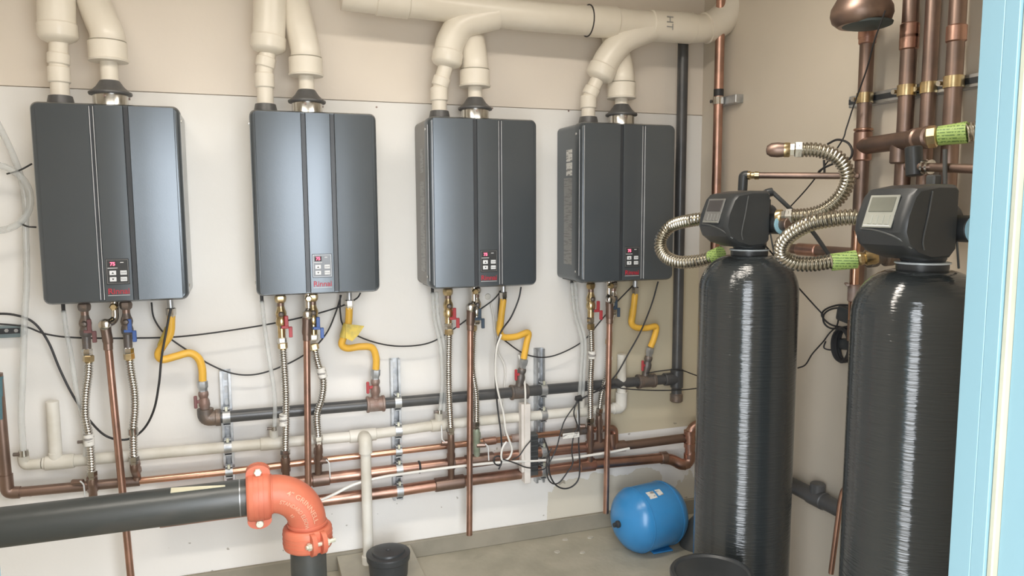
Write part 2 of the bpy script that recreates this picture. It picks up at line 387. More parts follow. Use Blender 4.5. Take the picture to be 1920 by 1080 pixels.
# ============================================================ WATER HEATERS
ORD = ['leftmost', 'second from left', 'third from left', 'rightmost']
def rrect(x0, x1, z0, z1, r, y, n=5):
    pts = []
    for cx, cz, a0 in ((x1-r, z1-r, 0), (x0+r, z1-r, 90), (x0+r, z0+r, 180), (x1-r, z0+r, 270)):
        for k in range(n+1):
            a = math.radians(a0+90*k/n); pts.append(V((cx+r*math.cos(a), y, cz+r*math.sin(a))))
    return pts
def heater(i):
    x0, x1, z0, z1 = HX[i], HX[i]+HW, HZ0, HZ0+HH
    lab = ['dark grey wall water heater with blue-dark left panel, leftmost of the four',
           'dark grey wall water heater with pale reflecting panels, second of the four from left',
           'dark grey wall water heater with a taupe left side, third of the four from left',
           'near-black wall water heater beside the vertical black pipe, rightmost of the four'][i]
    t = Thing('water_heater', lab, 'water heater', 'tankless water heaters in a row on the back wall', V(((x0+x1)/2, D-.13, z0)))
    side = 'heater_lit' if i < 2 else ('heater_side' if i == 2 else 'heater')  # side colour carries the light each casing catches
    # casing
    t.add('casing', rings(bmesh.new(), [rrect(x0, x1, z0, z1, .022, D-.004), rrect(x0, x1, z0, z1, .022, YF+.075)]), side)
    # mounting flange with screws, slightly proud
    fl = t.add('cover_frame', rings(bmesh.new(), [rrect(x0-.0025, x1+.0025, z0-.0025, z1+.0025, .023, YF+.078), rrect(x0-.0025, x1+.0025, z0-.0025, z1+.0025, .023, YF+.030),
        rrect(x0+.004, x1-.004, z0+.004, z1-.004, .020, YF+.012), rrect(x0+.008, x1-.008, z0+.004, z1-.004, .018, YF+.0095)]), 'heater')
    if i < 2:
        for sx, xs in ((-1, x0-.0025), (1, x1+.0025)): t.add('side_sheen', bx(xs-.0004, xs+.0004, YF+.034, YF+.078, z0+.022, z1-.022), 'heater_lit', fl, label='pale reflection painted on the side')
    for sx, xs in ((-1, x0-.0025), (1, x1+.0025)):
        for zz in (z0+.045, z1-.045):
            t.add('screw', cyl((xs, YF+.055, zz), (xs+sx*.003, YF+.055, zz), .0055, 10), 'steel', fl)
            
    # three front panels (plan section extruded in height), outer two turned slightly outwards
    a = math.tan(math.radians(4.2))
    def panel(nm, xa, xb, ya, yb, m='heater'):
        zt, zb = z1-.006, z0+.006; e = .004; dy = .0105
        sec = [(xa, dy+ya), (xa+.0012, ya+.0012), (xa+e*.6, ya)]
        n = 8
        for k in range(1, n): 
            u = k/n; sec.append((xa+(xb-xa)*u, ya+(yb-ya)*u - .0012*math.sin(math.pi*u)))
        sec += [(xb-e*.6, yb), (xb-.0012, yb+.0012), (xb, dy+yb)]
        return t.add(nm, rings(bmesh.new(), [[V((x, YF+y, zb)) for x, y in sec], [V((x, YF+y, zt)) for x, y in sec]]), m, sharp=25)
    g1, g2 = x0+.405*HW, x0+.635*HW; gw = .014
    off = a*(g1-x0)-.0065; ctr = -.0065
    panel('front_panel', x0+.014, g1-gw/2, off, ctr)
    mid = panel('control_strip', g1+gw/2, g2-gw/2, ctr+.001, ctr+.001)
    panel('front_panel', g2+gw/2, x1-.014, ctr, off)
    for g in (g1, g2):
        gwn = gw
        t.add('groove', bx(g-gwn/2, g+gwn/2, YF-.001, YF+.012, z0+.008, z1-.008), 'heater_dark')
        if (i == 0 and g == g1) or (i >= 2 and g == g2):  # glints painted as thin bright strips along the groove
            for e_ in (-1, 1):
                q = g+e_*(gw/2-.0012); t.add('groove_glint', bx(q-.0010, q+.0010, YF-.0068, YF+.001, z0+.010, z1-.010, .0003), 'seamglint')
    if i >= 2:  # glints of the corner bevel, painted as pale lines
        t.add('corner_glint', bx(x0+.0095, x0+.0112, YF+.001, YF+.006, z0+.015, z1-.015, .0003), 'seamglint')
        t.add('corner_glint', bx(x0-.0030, x0-.0010, YF+.024, YF+.027, z0+.03, z1-.03, .0003), 'seamglint')
    # control panel
    xc = (g1+g2)/2; w = g2-g1-gw; yp = YF-.0072
    cpn = t.add('control_panel', bx(xc-w*.40, xc+w*.40, yp-.0022, yp+.002, z0+.062, z0+.150, .0012), 'panel', mid)
    yq = yp-.0024; X, Z = V((1, 0, 0)), V((0, 0, 1))
    t.add('panel_outline', join(bx(xc-w*.37, xc+w*.37, yq, yq+.0005, z0+.146, z0+.1468), bx(xc-w*.37, xc+w*.37, yq, yq+.0005, z0+.0652, z0+.066),
        bx(xc-w*.37, xc-w*.37+.0008, yq, yq+.0005, z0+.066, z0+.146), bx(xc+w*.37-.0008, xc+w*.37, yq, yq+.0005, z0+.066, z0+.146)), 'seamlight', mid)
    t.add('display', bx(xc-w*.30, xc-w*.02, yq-.0003, yq+.0005, z0+.123, z0+.141), 'ink', mid)
    t.add('display_digits', text_bm('75', .0165, (xc-w*.16, yq-.0008, z0+.132), X, Z, .0003, bold=.0006), 'led', mid)
    t.add('status_mark', bx(xc+w*.10, xc+w*.22, yq-.0003, yq+.0005, z0+.136, z0+.1385), 'whiteprint', mid)
    t.add('caption_bar', bx(xc-w*.34, xc+w*.0, yq-.0003, yq+.0005, z0+.1175, z0+.1195), 'whiteprint', mid)
    for bxx, bz, sy_ in ((-.17, .102, 1), (-.17, .080, -1), (.20, .102, 0), (.20, .080, 0)):
        cx_, cz_ = xc+w*bxx, z0+bz
        bt = t.add('button', bx(cx_-w*.115, cx_+w*.115, yq-.0015, yq+.0005, cz_-.0075, cz_+.0075, .0008), 'button' , mid)
        if sy_: s2 = prism([(cx_-.004, yq-.0017, cz_-.003*sy_), (cx_+.004, yq-.0017, cz_-.003*sy_), (cx_, yq-.0017, cz_+.003*sy_)], (0, -.0003, 0))
        else: s2 = text_bm('On/Off' if bz > .09 else 'Priority', .0055, (cx_, yq-.0018, cz_), X, Z, .0002)
        t.add('button_symbol', s2, 'ink', mid)
    t.add('brand_lettering', text_bm('Rinnai', .0275, (xc, yp-.0008, z0+.0375), X, Z, .0006, bold=.0004), 'logored', mid, label='red lettering')
    t.add('brand_underline', bx(xc-w*.38, xc+w*.38, yp-.0010, yp+.0005, z0+.0235, z0+.0248), 'whiteprint', mid)
    # stickers on the left side of the two that show it
    if i >= 2:
        sx = x0-.0006
        def stick(ya, yb, za, zb, m, nm='side_label'):
            t.add(nm, bx(sx-.0006, sx+.001, ya, yb, za, zb, 0), m)
        ymid = YF+.14
        if i == 3:
            stick(ymid-.035, ymid+.025, z1-.155, z1-.105, 'paper'); stick(ymid-.035, ymid+.025, z1-.215, z1-.160, 'paper'); stick(ymid-.035, ymid+.05, z0+.07, z1-.225, 'paperfaint')
        else:
            stick(ymid-.025, ymid+.03, z1-.21, z1-.115, 'paperfaint'); stick(ymid-.035, ymid+.04, z0+.06, z1-.245, 'paperfaint')
    t.add('bottom_plate', bx(x0+.02, x1-.02, YF+.04, D-.02, z0-.004, z0+.004), 'heater_dark')
    return t
for i in range(4): heater(i)

# ============================================================ FLUES
YFL = YF+.125
def FP(x, y, o=0): return P(x, y, Y=YFL+o)
ZT = HZ0+HH
def flue(i, intake_x, small, big, rb, ex_x, ex):
    o = ORD[i]
    # intake
    a = FP(intake_x, 190+i*12); a.z = ZT
    t = Thing('intake_pipe', 'cream plastic intake pipe, left one on top of the %s heater' % o, 'pipe', 'intake pipes on the heaters', a)
    t.add('collar', lathe(a-V((0, 0, .003)), (0, 0, 1), [(0, .044), (.020, .041), (.038, .037), (.040, .030)], 24), 'conefunnel')
    pts = [a+V((0, 0, .01))] + [FP(*p) for p in small]
    pts[1].x = a.x if abs(pts[1].x-a.x) < .03 else pts[1].x
    rs = .0295
    t.add('pipe', tube(fillet(pts, .05), rs, 20), 'pvc')
    L = (pts[1]-pts[0]); q = pts[0]+L*.55
    t.add('coupling', cyl(q, q+L.normalized()*.055, .035, 20, .004), 'pvc')
    e = pts[-1]; d = (pts[-1]-pts[-2]).normalized()
    t.add('coupling', cyl(pts[-2]+d*.006, pts[-2]+d*.045, .035, 20, .004), 'pvc')
    bp = [e] + [FP(*p) for p in big]
    d2 = (bp[1]-bp[0]).normalized()
    t.add('reducer', lathe(e-d2*.005, d2, [(0, .034), (.010, .054), (.018, rb+.002), (.022, rb+.004), (.060, rb+.004), (.063, rb+.001), (.070, rb-.001)], 28), 'pvc')
    t.add('elbow', tube(fillet([e+d2*.055]+bp[1:], .09, 10), rb, 28), 'pvc')
    # exhaust
    b = FP(ex_x, 190+i*12); b.z = ZT
    t = Thing('exhaust_flue', 'cream exhaust elbow on a steel collar atop the %s heater' % o, 'flue', 'exhaust flues on the heaters', b)
    t.add('steel_collar', lathe(b-V((0, 0, .003)), (0, 0, 1), [(0, .060), (.008, .0565), (.050, .0565), (.051, .050)], 32), 'steel')
    for k in range(3):
        an = math.radians(-100+k*110); p = b+V((math.cos(an)*.057, math.sin(an)*.0565, .036)); t.add('screw', cyl(p, p+V((math.cos(an), math.sin(an), 0))*.004, .004, 8), 'rustfit')
    t.add('funnel_cap', lathe(b+V((0, 0, .045)), (0, 0, 1), [(0, .068), (.004, .070), (.009, .069), (.012, .062), (.028, .045), (.048, .032), (.050, .029)], 32), 'conefunnel')
    t.add('pipe', cyl(b+V((0, 0, .08)), b+V((0, 0, .175)), .0285, 20), 'pvc')
    zc = (.158, .144, .136, .118)[i]
    t.add('coupling', lathe(b+V((0, 0, zc)), (0, 0, 1), [(0, .034), (.001, .0625), (.007, .0650), (.010, .0615), (.066, .0625), (.069, .057)], 32), 'pvc')
    t.add('seam_ring', lathe(b+V((0, 0, zc+.0685)), (0, 0, 1), [(0, .0555), (0, .0595), (.0025, .0595), (.0025, .0555)], 32), 'box')
    tp = b+V((0, 0, zc+.068))
    t.add('elbow', tube(smooth([tp, tp+V((0, 0, .03))]+[FP(*p) for p in ex], 8), .0548, 28), 'pvc')
flue(0, 114, [(113, 125), (110, 78)], [(107, 45), (103, -60)], .0585, 208, [(182, 20, .03), (150, -60, .06)])
flue(1, 498, [(499, 130), (502, 98)], [(505, 45), (507, -60)], .0585, 576, [(562, 50, .02), (545, -20, .05), (530, -80, .06)])
flue(2, 824, [(824, 165), (836, 124, -.01)], [(843, 82, -.01), (862, 44, -.02), (930, 28, -.03)], .0575, 891, [(884, 80, .03), (873, 40, .05), (860, 0, .07)])
flue(3, 1103, [(1103, 182), (1121, 148, -.01)], [(1139, 110, -.02), (1166, 74, -.03), (1222, 52, -.04)], .0575, 1165, [(1161, 115, .03), (1155, 85, .05), (1145, 40, .08)])
t = Thing('vent_header', 'large cream plastic vent pipe running along the top of the wall', 'pipe')
hp = [FP(640, -12, -.02), FP(1000, 31, -.03), FP(1250, 50, -.04), FP(1330, 56, -.05), FP(1372, 22, -.05), FP(1382, -60, -.05)]
t.add('pipe', tube(fillet(hp, .10, 8), .060, 28), 'pvc')
for xa, xb in ((700, 760), (1098, 1150), (1215, 1300)):
    def hh(x):
        t_ = (x-1000)/250
        return hp[1].lerp(hp[2], t_) if x > 1000 else hp[0].lerp(hp[1], (x-640)/360)
    t.add('coupling', cyl(hh(xa), hh(xb), .0655, 28, .004), 'pvc')
q0, q1 = hh(1098), hh(1099.5); t.add('seal_ring', cyl(q0, q1, .0662, 28), 'rubber')
el = fillet(hp[2:], .10, 8); t.add('end_elbow', tube(el[4:-1], .068, 28), 'pvc')
q = hh(1240); t.add('lettering', text_bm('HT', .045, q+V((0, -.0668, 0)), (0, 0, -1), (1, 0, 0), .0006), 'seamlight')

# ============================================================ WATER CONNECTIONS
def union(t, p, r=.019, m='brass', n='union_nut'):
    t.add(n, lathe(p+V((0, 0, .018)), (0, 0, -1), [(0, r*.7), (.003, r*.95), (.012, r*1.05), (.024, r*.95), (.030, r*.7)], 6 if 'nut' in n else 14), m)
def handle(t, p, m, s_=1):
    """butterfly lever turned along the pipe: stem, hub and two paddles"""
    h = t.add('lever', join(box(p+V((.020, -.006, .020)), (.014, .010, .040), None, .002), box(p+V((.034, -.006, -.024)), (.014, .010, .042), None, .002),
                            box(p+V((.014, -.004, -.004)), (.028, .010, .012), None, .002)), m)
    t.add('lever_stem', cyl(p+V((-.004, 0, -.004)), p+V((.012, -.002, -.004)), .0065, 10), 'plastic_grey', h)
def iso(i, kind, x, ytop, y1, hx, hy, m, bodym, off=.13):
    a = B(x, ytop, off); a.z = HZ0-.002; b = B(x, y1, off); b.x = a.x
    col = {'red': 'red', 'dullred': 'dull red', 'blue': 'blue', 'darkblue': 'dark blue'}[m]
    t = Thing('isolation_valve', '%s water valve with %s double lever under the %s heater' % ('hot' if kind == 'hot' else 'cold', col, ORD[i]), 'valve', '%s isolation valves under the heaters' % kind, V((a.x, a.y, b.z)))
    t.add('inlet_tube', cyl(a, a-V((0, 0, .070)), .013, 14), 'copperdull')
    union(t, a-V((0, 0, .030)), .021, bodym)
    L = a.z-b.z
    t.add('valve_body', lathe(a-V((0, 0, .055)), (0, 0, -1), [(0, .013), (.01, .015), (.02, .019), (.03, .021), (.04, .019), (.045, .017), (.05, .019), (.06, .021), (.072, .020), (.078, .015), (L-.06, .014)], 16), bodym)
    t.add('test_port', lathe(a+V((.0, -.014, -.085)), (0, -1, 0), [(0, .011), (.008, .011), (.014, .008), (.016, .004)], 10), 'fitiron')
    q = B(hx, hy, off); q.z -= .0
    handle(t, V((q.x-.022, a.y-.012, q.z)), m)
    t.add('outlet_nut', lathe(b+V((0, 0, .028)), (0, 0, -1), [(0, .015), (.004, .018), (.022, .018), (.028, .014)], 6), 'chrome')
    return b
def flex(i, kind, pts, off, stub_end, collar=None, off2=None, stubm='copperdull'):
    t = Thing('flexible_hose', 'braided steel flexible hose, %s water side, under the %s heater' % (kind, ORD[i]), 'hose', '%s water hoses under the heaters' % kind)
    w = [B(p[0], p[1], (p[2] if len(p) > 2 else off)) for p in pts]
    t.add('corrugated_tube', corr(smooth(w, 8), .0125, .0095, .0022, 12), 'steel')
    d = (w[1]-w[0]).normalized()
    t.add('top_nut', lathe(w[0]-d*.012, d, [(0, .016), (.003, .0185), (.022, .0185), (.026, .014)], 6), 'brass')
    e = w[-1]; d = (w[-1]-w[-2]).normalized()
    t.add('lower_nut', lathe(e-d*.012, d, [(0, .014), (.003, .0185), (.02, .0185), (.024, .015), (.036, .015)], 6), 'chrome')
    if collar:
        a, b = B(collar[0], collar[1], off), B(collar[2], collar[3], off)
        t.add('paper_sleeve', cyl(a, b, .0175, 14, .001), 'paper' if collar[4] else 'chrome')
    s_ = Thing('riser_pipe', 'short copper riser below the %s hose of the %s heater' % (kind, ORD[i]), 'pipe', 'risers from hoses to copper mains')
    f = B(*stub_end); g = e+d*.02
    s_.add('pipe', tube(fillet([g, V((g.x, g.y, g.z-.02)), f+V((0, 0, .02)), f], .02), .0145, 14), stubm)
    m_ = g.lerp(f, .38)
    s_.add('valve_body', lathe(m_+V((0, 0, .035)), (f-g), [(0, .0145), (.002, .0185), (.022, .0185), (.024, .016), (.044, .016), (.046, .0185), (.060, .0185), (.062, .015)], 14), stubm if stubm == 'verdigris' else ('rustfit' if kind == 'cold' else 'copperdull'))
    return g, f
def relief(i, xt, yt, xv, yv, path, off=.16):
    a = B(xt, yt, .13); a.z = HZ0-.002
    v = B(xv, yv, off)
    t = Thing('relief_valve', 'plated pressure relief valve with brass plug under the %s heater' % ORD[i], 'valve', 'relief valves under the heaters')
    t.add('valve_body', tube(fillet([a, V((a.x, a.y, v.z+.01)), v], .025), .0145, 14), 'chrome')
    t.add('plug', lathe(a+V((0, -.012, -.028)), (0, -1, 0), [(0, .014), (.012, .014), (.016, .010)], 6), 'brass')
    t.add('outlet_elbow', lathe(v+V((0, -.028, .002)), (0, 1, 0), [(0, .010), (.004, .018), (.02, .021), (.036, .020), (.042, .014)], 16), 'chrome')
    w = [B(p[0], p[1], off) for p in path]
    t.add('outlet_nut', lathe(v, w[0]-v, [(0, .019), ((w[0]-v).length*.5, .017), ((w[0]-v).length, .018), ((w[0]-v).length+.012, .016)], 14), 'copperdull')
    s_ = Thing('discharge_pipe', 'straight vertical copper discharge pipe below the %s heater' % ORD[i], 'pipe', 'vertical relief discharge pipes')
    s_.add('pipe', tube(w, .0130, 14), 'copper')
    s_.add('coupling', cyl(w[0]+V((0, 0, .002)), w[0]-V((0, 0, .035)), .0155, 14, .002), 'copperdull')

# heater 1
iso(0, 'hot', 158, 575, 668, 171, 618, 'dullred', 'fitiron')
flex(0, 'hot', [(166, 672), (166, 700), (161, 740), (160, 780), (166, 812), (170, 850), (172, 888)], .13, (175, 935, .10), (166, 813, 168, 835, 1))
iso(0, 'cold', 236, 575, 666, 246, 617, 'blue', 'fitiron')
flex(0, 'cold', [(242, 668), (246, 700), (252, 735), (253, 770), (250, 805), (251, 860)], .13, (257, 900, .075), (249, 803, 250, 815, 0))
relief(0, 215, 580, 197, 609, [(202, 638), (249, 1120)])
# heater 2
iso(1, 'hot', 526, 566, 646, 538, 610, 'red', 'brass')
flex(1, 'hot', [(530, 648), (533, 690), (536, 740), (536, 790), (535, 848)], .13, (537, 908, .075), (532, 776, 532, 798, 1))
iso(1, 'cold', 586, 563, 640, 597, 612, 'blue', 'brass')
flex(1, 'cold', [(589, 650), (596, 683), (606, 715), (603, 748), (594, 780), (597, 822)], .12, (597, 897, .075), (601, 690, 606, 708, 1))
relief(1, 578, 563, 576, 590, [(575, 622), (578, 912)])
# heater 3
iso(2, 'hot', 840, 550, 618, 851, 594, 'red', 'brass')
flex(2, 'hot', [(842, 622), (841, 690), (842, 750), (845, 805)], .13, (846, 903, .075))
iso(2, 'cold', 893, 550, 608, 898, 595, 'darkblue', 'chrome')
flex(2, 'cold', [(887, 615), (885, 690), (892, 740), (893, 795)], .11, (894, 862, .075), stubm='verdigris')
relief(2, 889, 552, 883, 577, [(882, 604), (880, 1003)])
# heater 4
iso(3, 'hot', 1108, 535, 606, 1119, 580, 'red', 'brass')
flex(3, 'hot', [(1108, 612), (1109, 665), (1107, 720), (1107, 788)], .13, (1106, 878, .075), (1110, 658, 1110, 672, 1))
iso(3, 'cold', 1150, 533, 590, 1152, 575, 'darkblue', 'chrome')
flex(3, 'cold', [(1142, 640, .10), (1138, 700, .10), (1128, 740, .10), (1124, 770, .10)], .10, (1124, 838, .075))
relief(3, 1142, 533, 1143, 562, [(1143, 592), (1136, 962)])

# lever handles on the header branch valves
for (x, y, lab) in ((605, 865, 'between hose and first copper main below the second heater'), (838, 830, 'upright beside the riser below the third heater'), (903, 835, 'hanging beside the green-stained riser'), (1090, 800, 'upright on the riser below the rightmost heater'), (145, 905, 'by the riser below the leftmost heater')):
    a = B(x, y, .11); up_ = y in (830, 800)
    t = Thing('drain_valve', 'brass drain valve with thin lever ' + lab, 'valve')
    t.add('valve_body', cyl(a+V((-.02, .01, 0)), a+V((.02, 0, 0)), .011, 10, .002), 'copperdull')
    e = a+V((.012 if not up_ else -.014, -.015, .01))
    sg = 1 if up_ else -1
    t.add('lever', tube(fillet([e, e+V((.012*(-sg), -.004, .012*sg)), e+V((.014*(-sg), -.004, .075*sg))], .008), .0028, 8), 'whiteprint')

# ============================================================ CONDENSATE TUBES
def clear(i, pts, off, clampp, two=False):
    t = Thing('condensate_tube', 'clear plastic condensate tube hanging under the %s heater' % ORD[i], 'tube', 'clear condensate tubes')
    w = smooth(BL(pts, off), 8)
    t.add('tube', tube(w, .0085, 12), 'tubeclear')
    if two: t.add('tube', tube([p+V((.018, .004, 0)) for p in w], .0085, 12), 'tubeclear')
    a = w[0]; t.add('nipple', cyl(V((a.x, a.y, HZ0)), a-V((0, 0, .006)), .0065, 10), 'rubber')
    p = B(*clampp); t.add('hose_clamp', cyl(p+V((0, 0, .008)), p-V((0, 0, .008)), .0125, 12), 'steel')
    t.add('clamp_screw', cyl(p+V((-.026, -.004, .002)), p+V((-.008, -.006, .002)), .006, 8), 'fitiron')
clear(0, [(119, 582), (124, 620), (134, 670), (143, 730), (155, 785), (160, 832), (160, 855)], .10, (161, 828, .09))
clear(1, [(491, 564), (497, 620), (506, 680), (515, 745), (515, 805)], .10, (514, 803, .10))
clear(2, [(811, 548), (815, 600), (826, 650), (829, 715), (825, 772)], .10, (824, 772, .10), True)
clear(3, [(1072, 530), (1078, 590), (1091, 640), (1089, 700), (1086, 748)], .10, (1087, 748, .10), True)

t = Thing('clear_hose', 'clear vinyl hose with a loop at the left edge, ending on the white drain pipe', 'hose')
w = smooth(BL([(-30, 190), (0, 240), (28, 300), (42, 345), (48, 385), (48, 430), (50, 520), (46, 600), (43, 700), (40, 780), (44, 845)], .09), 8)
t.add('tube', tube(w, .011, 14), 'tubeclear')
lp = []
cc = B(-6, 371, .09)
for k in range(41):
    an = math.radians(-200+k*400/40); lp.append(cc+V((math.cos(an)*.105, .004*k/40-.02, math.sin(an)*.112)))
t.add('loop', tube(lp, .012, 14), 'tubeclear')
p = B(44, 850, .09); t.add('hose_clamp', cyl(p+V((0, 0, .012)), p-V((0, 0, .01)), .016, 12), 'steel'); t.add('clamp_screw', cyl(p+V((-.03, -.004, 0)), p+V((-.01, -.008, 0)), .007, 8), 'fitiron')
for pa, pb, lb in (((13, 326), (60, 307), 'upper'), ((34, 417), (68, 426), 'lower')):
    single('cable_tie', tube(smooth([B(*pa, .085), B((pa[0]+pb[0])/2, (pa[1]+pb[1])/2+3, .11), B(*pb, .10)], 4), [.003]*9, 6), 'rubber', '%s black cable tie holding the clear hose at the left edge' % lb, 'cable tie')

# ============================================================ GAS
def gas(i, stub, ypts, nut, valve, hdl, tee, off0=.10):
    t = Thing('gas_connector', 'bent yellow flexible gas connector below the %s heater' % ORD[i], 'gas hose', 'yellow gas connectors')
    a = B(stub[0], stub[1], .12); a.z = HZ0
    w = [B(p[0], p[1], .12-.05*k/(len(ypts)-1)) for k, p in enumerate(ypts)]
    t.add('yellow_tube', tube(smooth(w, 8), .0145, 16), 'yellow')
    t.add('gas_inlet', cyl(a, w[0]+V((0, 0, .01)), .011, 14), 'galv')
    t.add('top_nut', lathe(w[0]+V((0, 0, .03)), (0, 0, -1), [(0, .013), (.003, .018), (.024, .018), (.030, .0155), (.036, .015)], 6), 'chrome')
    n = B(*nut, .07); v = B(*valve, .07); te = B(*tee, .07)
    d = (v-n).normalized()
    t.add('bottom_nut', lathe(n-d*.022, d, [(0, .015), (.003, .0195), (.026, .0195), (.032, .016), (.042, .016)], 6), 'galv')
    g = Thing('gas_valve', 'gas valve with red handle at the yellow connector of the %s heater' % ORD[i], 'valve', 'gas shut-off valves')
    g.add('valve_body', lathe(n+d*.02, te-n, [(0, .016), (.006, .019), (.016, .019), (.026, .015), (.038, .020), (.055, .021), (.066, .017), ((te-n).length-.03, .016), ((te-n).length-.02, .017)], 14), 'rustfit' if i < 2 else 'fitiron')
    h = B(*hdl, .07)
    hb = g.add('handle', join(box(h+V((0, -.01, .0)), (.012, .010, .050), None, .003), box(h+V((.014, -.006, 0)), (.030, .010, .012), None, .002)), 'red' if i != 0 else 'dullred')
    return te
te1 = gas(0, (319, 570), [(321, 592), (319, 625), (306, 647), (297, 664), (305, 674), (330, 668), (355, 662), (372, 672), (379, 692), (380, 716)], (380, 724), (382, 750), (367, 753), (385, 772))
te2 = gas(1, (655, 555), [(655, 576), (653, 608), (645, 630), (641, 646), (652, 653), (675, 650), (697, 652), (705, 670), (705, 692)], (704, 702), (703, 725), (689, 726), (704, 752))
te3 = gas(2, (944, 542), [(944, 560), (939, 600), (937, 622), (945, 632), (968, 631), (990, 624), (987, 645), (982, 672)], (981, 682), (976, 705), (966, 702), (972, 730))
te4 = gas(3, (1191, 530), [(1191, 550), (1187, 585), (1184, 605), (1193, 614), (1212, 615), (1230, 613), (1226, 635), (1220, 650)], (1218, 660), (1212, 688), (1203, 685), (1209, 710))
tg = Thing('warning_tag', 'yellow folded tag hanging off the second yellow gas connector', 'tag')
w = [B(648, 607, .135), B(683, 611, .15), B(672, 628, .15), B(660, 640, .14), B(648, 634, .135)]
tg.add('tag_face', prism(w, (0, -.0015, 0)), 'yellowtag')
tg.add('tag_wrap', cyl(B(652, 607, .108), B(644, 633, .108), .0175, 14, .001), 'yellowtag')
for i_, (xa, ya, xb, yb) in enumerate(((318, 615, 303, 650), (938, 603, 937, 618), (1187, 580, 1184, 604))):
    nm = (ORD[0], ORD[2], ORD[3])[i_]
    single('warning_tag', cyl(B(xa, ya, .105), B(xb, yb, .10), .0165, 14, .001), 'yellowtag', 'dull yellow tag wrapped round the yellow gas connector of the %s heater' % nm, 'tag')

gh = Thing('gas_main', 'black iron gas main sloping across the wall under the heaters', 'pipe')
g0 = B(393, 784, .07); gpts = [g0, B(1262, 710, .07)]
def gx(x): return gpts[0].lerp(gpts[1], (x-393)/(1262-393.0)) if False else P(x, 784-(x-393)*74/869.0, Y=D-.07)
gh.add('pipe', cyl(gx(400), gx(1268), .0235, 20), 'iron')
gh.add('elbow', tube(fillet([te1+V((0, 0, .012)), V((te1.x, te1.y, gx(385).z)), gx(412)], .045), .030, 16), 'fitiron')
gh.add('elbow_band', cyl(gx(404), gx(414), .0335, 16, .002), 'fitiron')
for te, xa, xb, m_ in ((te2, 688, 720, 'rustfit'), (te3, 958, 988, 'fitiron'), (te4, 1196, 1226, 'fitiron')):
    tt = gh.add('tee', join(cyl(gx(xa), gx(xb), .031, 16, .003), cyl(te+V((0, 0, .012)), V((te.x, te.y, gx((xa+xb)/2).z)), .026, 14, .003), cyl(gx(xa-1), gx(xa+4), .0345, 16, .002), cyl(gx(xb-4), gx(xb+1), .0345, 16, .002)), m_)
gv = Thing('gas_riser', 'tall vertical black iron gas pipe in the corner right of the rightmost heater', 'pipe')
ra, rb_ = B(1283, 50, .07), B(1267, 742, .07); rx = (ra.x+rb_.x)/2; ra.x = rb_.x = rx
gv.add('pipe', cyl(V((rx, D-.07, 2.3)), V((rx, D-.07, rb_.z)), .0245, 18), 'iron')
gv.add('tee', join(cyl(V((rx, D-.07, gx(1268).z+.045)), V((rx, D-.07, gx(1268).z-.045)), .031, 16, .003), cyl(gx(1245), gx(1266), .031, 16, .003)), 'iron')
gv.add('end_cap', cyl(V((rx, D-.07, rb_.z+.012)), V((rx, D-.07, rb_.z-.030)), .031, 16, .006), 'fitiron')

# ============================================================ WHITE DRAIN PIPE
dr = Thing('drain_pipe', 'white plastic condensate drain pipe running along the back wall', 'pipe')
def poly(xs):
    def f(x, off=.07):
        for (x0, y0), (x1, y1) in zip(xs, xs[1:]):
            if x <= x1 or (x1, y1) == xs[-1]: return B(x, y0+(y1-y0)*(x-x0)/(x1-x0), off)
    return f
dx = poly([(48, 872), (160, 862), (500, 832), (680, 817), (820, 797), (1090, 771), (1160, 765)])
dp = [dx(x) for x in (80, 160, 330, 500, 680, 820, 1000, 1090, 1165)]
rise = B(1170, 700, .07)
dr.add('pipe', tube(dp[:-1]+fillet([dp[-2], dp[-1], V((dp[-1].x, dp[-1].y, B(1170, 664, .07).z))], .035)[1:], .0215, 18), 'pvc2')
dr.add('elbow', tube(fillet([dx(1150), dx(1165), V((dp[-1].x, dp[-1].y, dp[-1].z+.075))], .035), .027, 18), 'pvc2')
dr.add('elbow', tube(fillet([dx(78), dx(45), dx(45)+V((0, 0, .045))], .02), .019, 16), 'pvc2')
for xa, xb in ((85, 140), (488, 540), (655, 705), (808, 838), (1078, 1105)):
    dr.add('tee', cyl(dx(xa), dx(xb), .0265, 18, .002), 'pvc2')
for x, l_ in ((105, .03), (514, .06), (823, .05), (1090, .05)):
    a = dx(x); dr.add('tee_branch', cyl(a, a+V((0, 0, l_+.01)), .0225 if x == 105 else .017, 16, .002), 'pvc2')
a = dx(106); dr.add('standpipe', cyl(a, V((a.x, a.y, B(103, 752, .07).z)), .0215, 18, .001), 'pvc2')
dn = Thing('drain_downpipe', 'white plastic downpipe standing off the wall right of the orange elbow', 'pipe')
a = dx(681); b = a+V((0, -.06, 0)); e = B(683, 1012, .13)
dn.add('pipe', tube(fillet([a, b, V((b.x, b.y, .06))], .03), .0215, 18), 'pvc2')
dn.add('elbow', tube(fillet([a+V((0, -.02, 0)), b, b-V((0, 0, .055))], .032), .0275, 18), 'pvc2')
dn.add('socket', cyl(V((b.x, b.y, .055)), V((b.x, b.y, .1)), .027, 18, .002), 'pvc2')

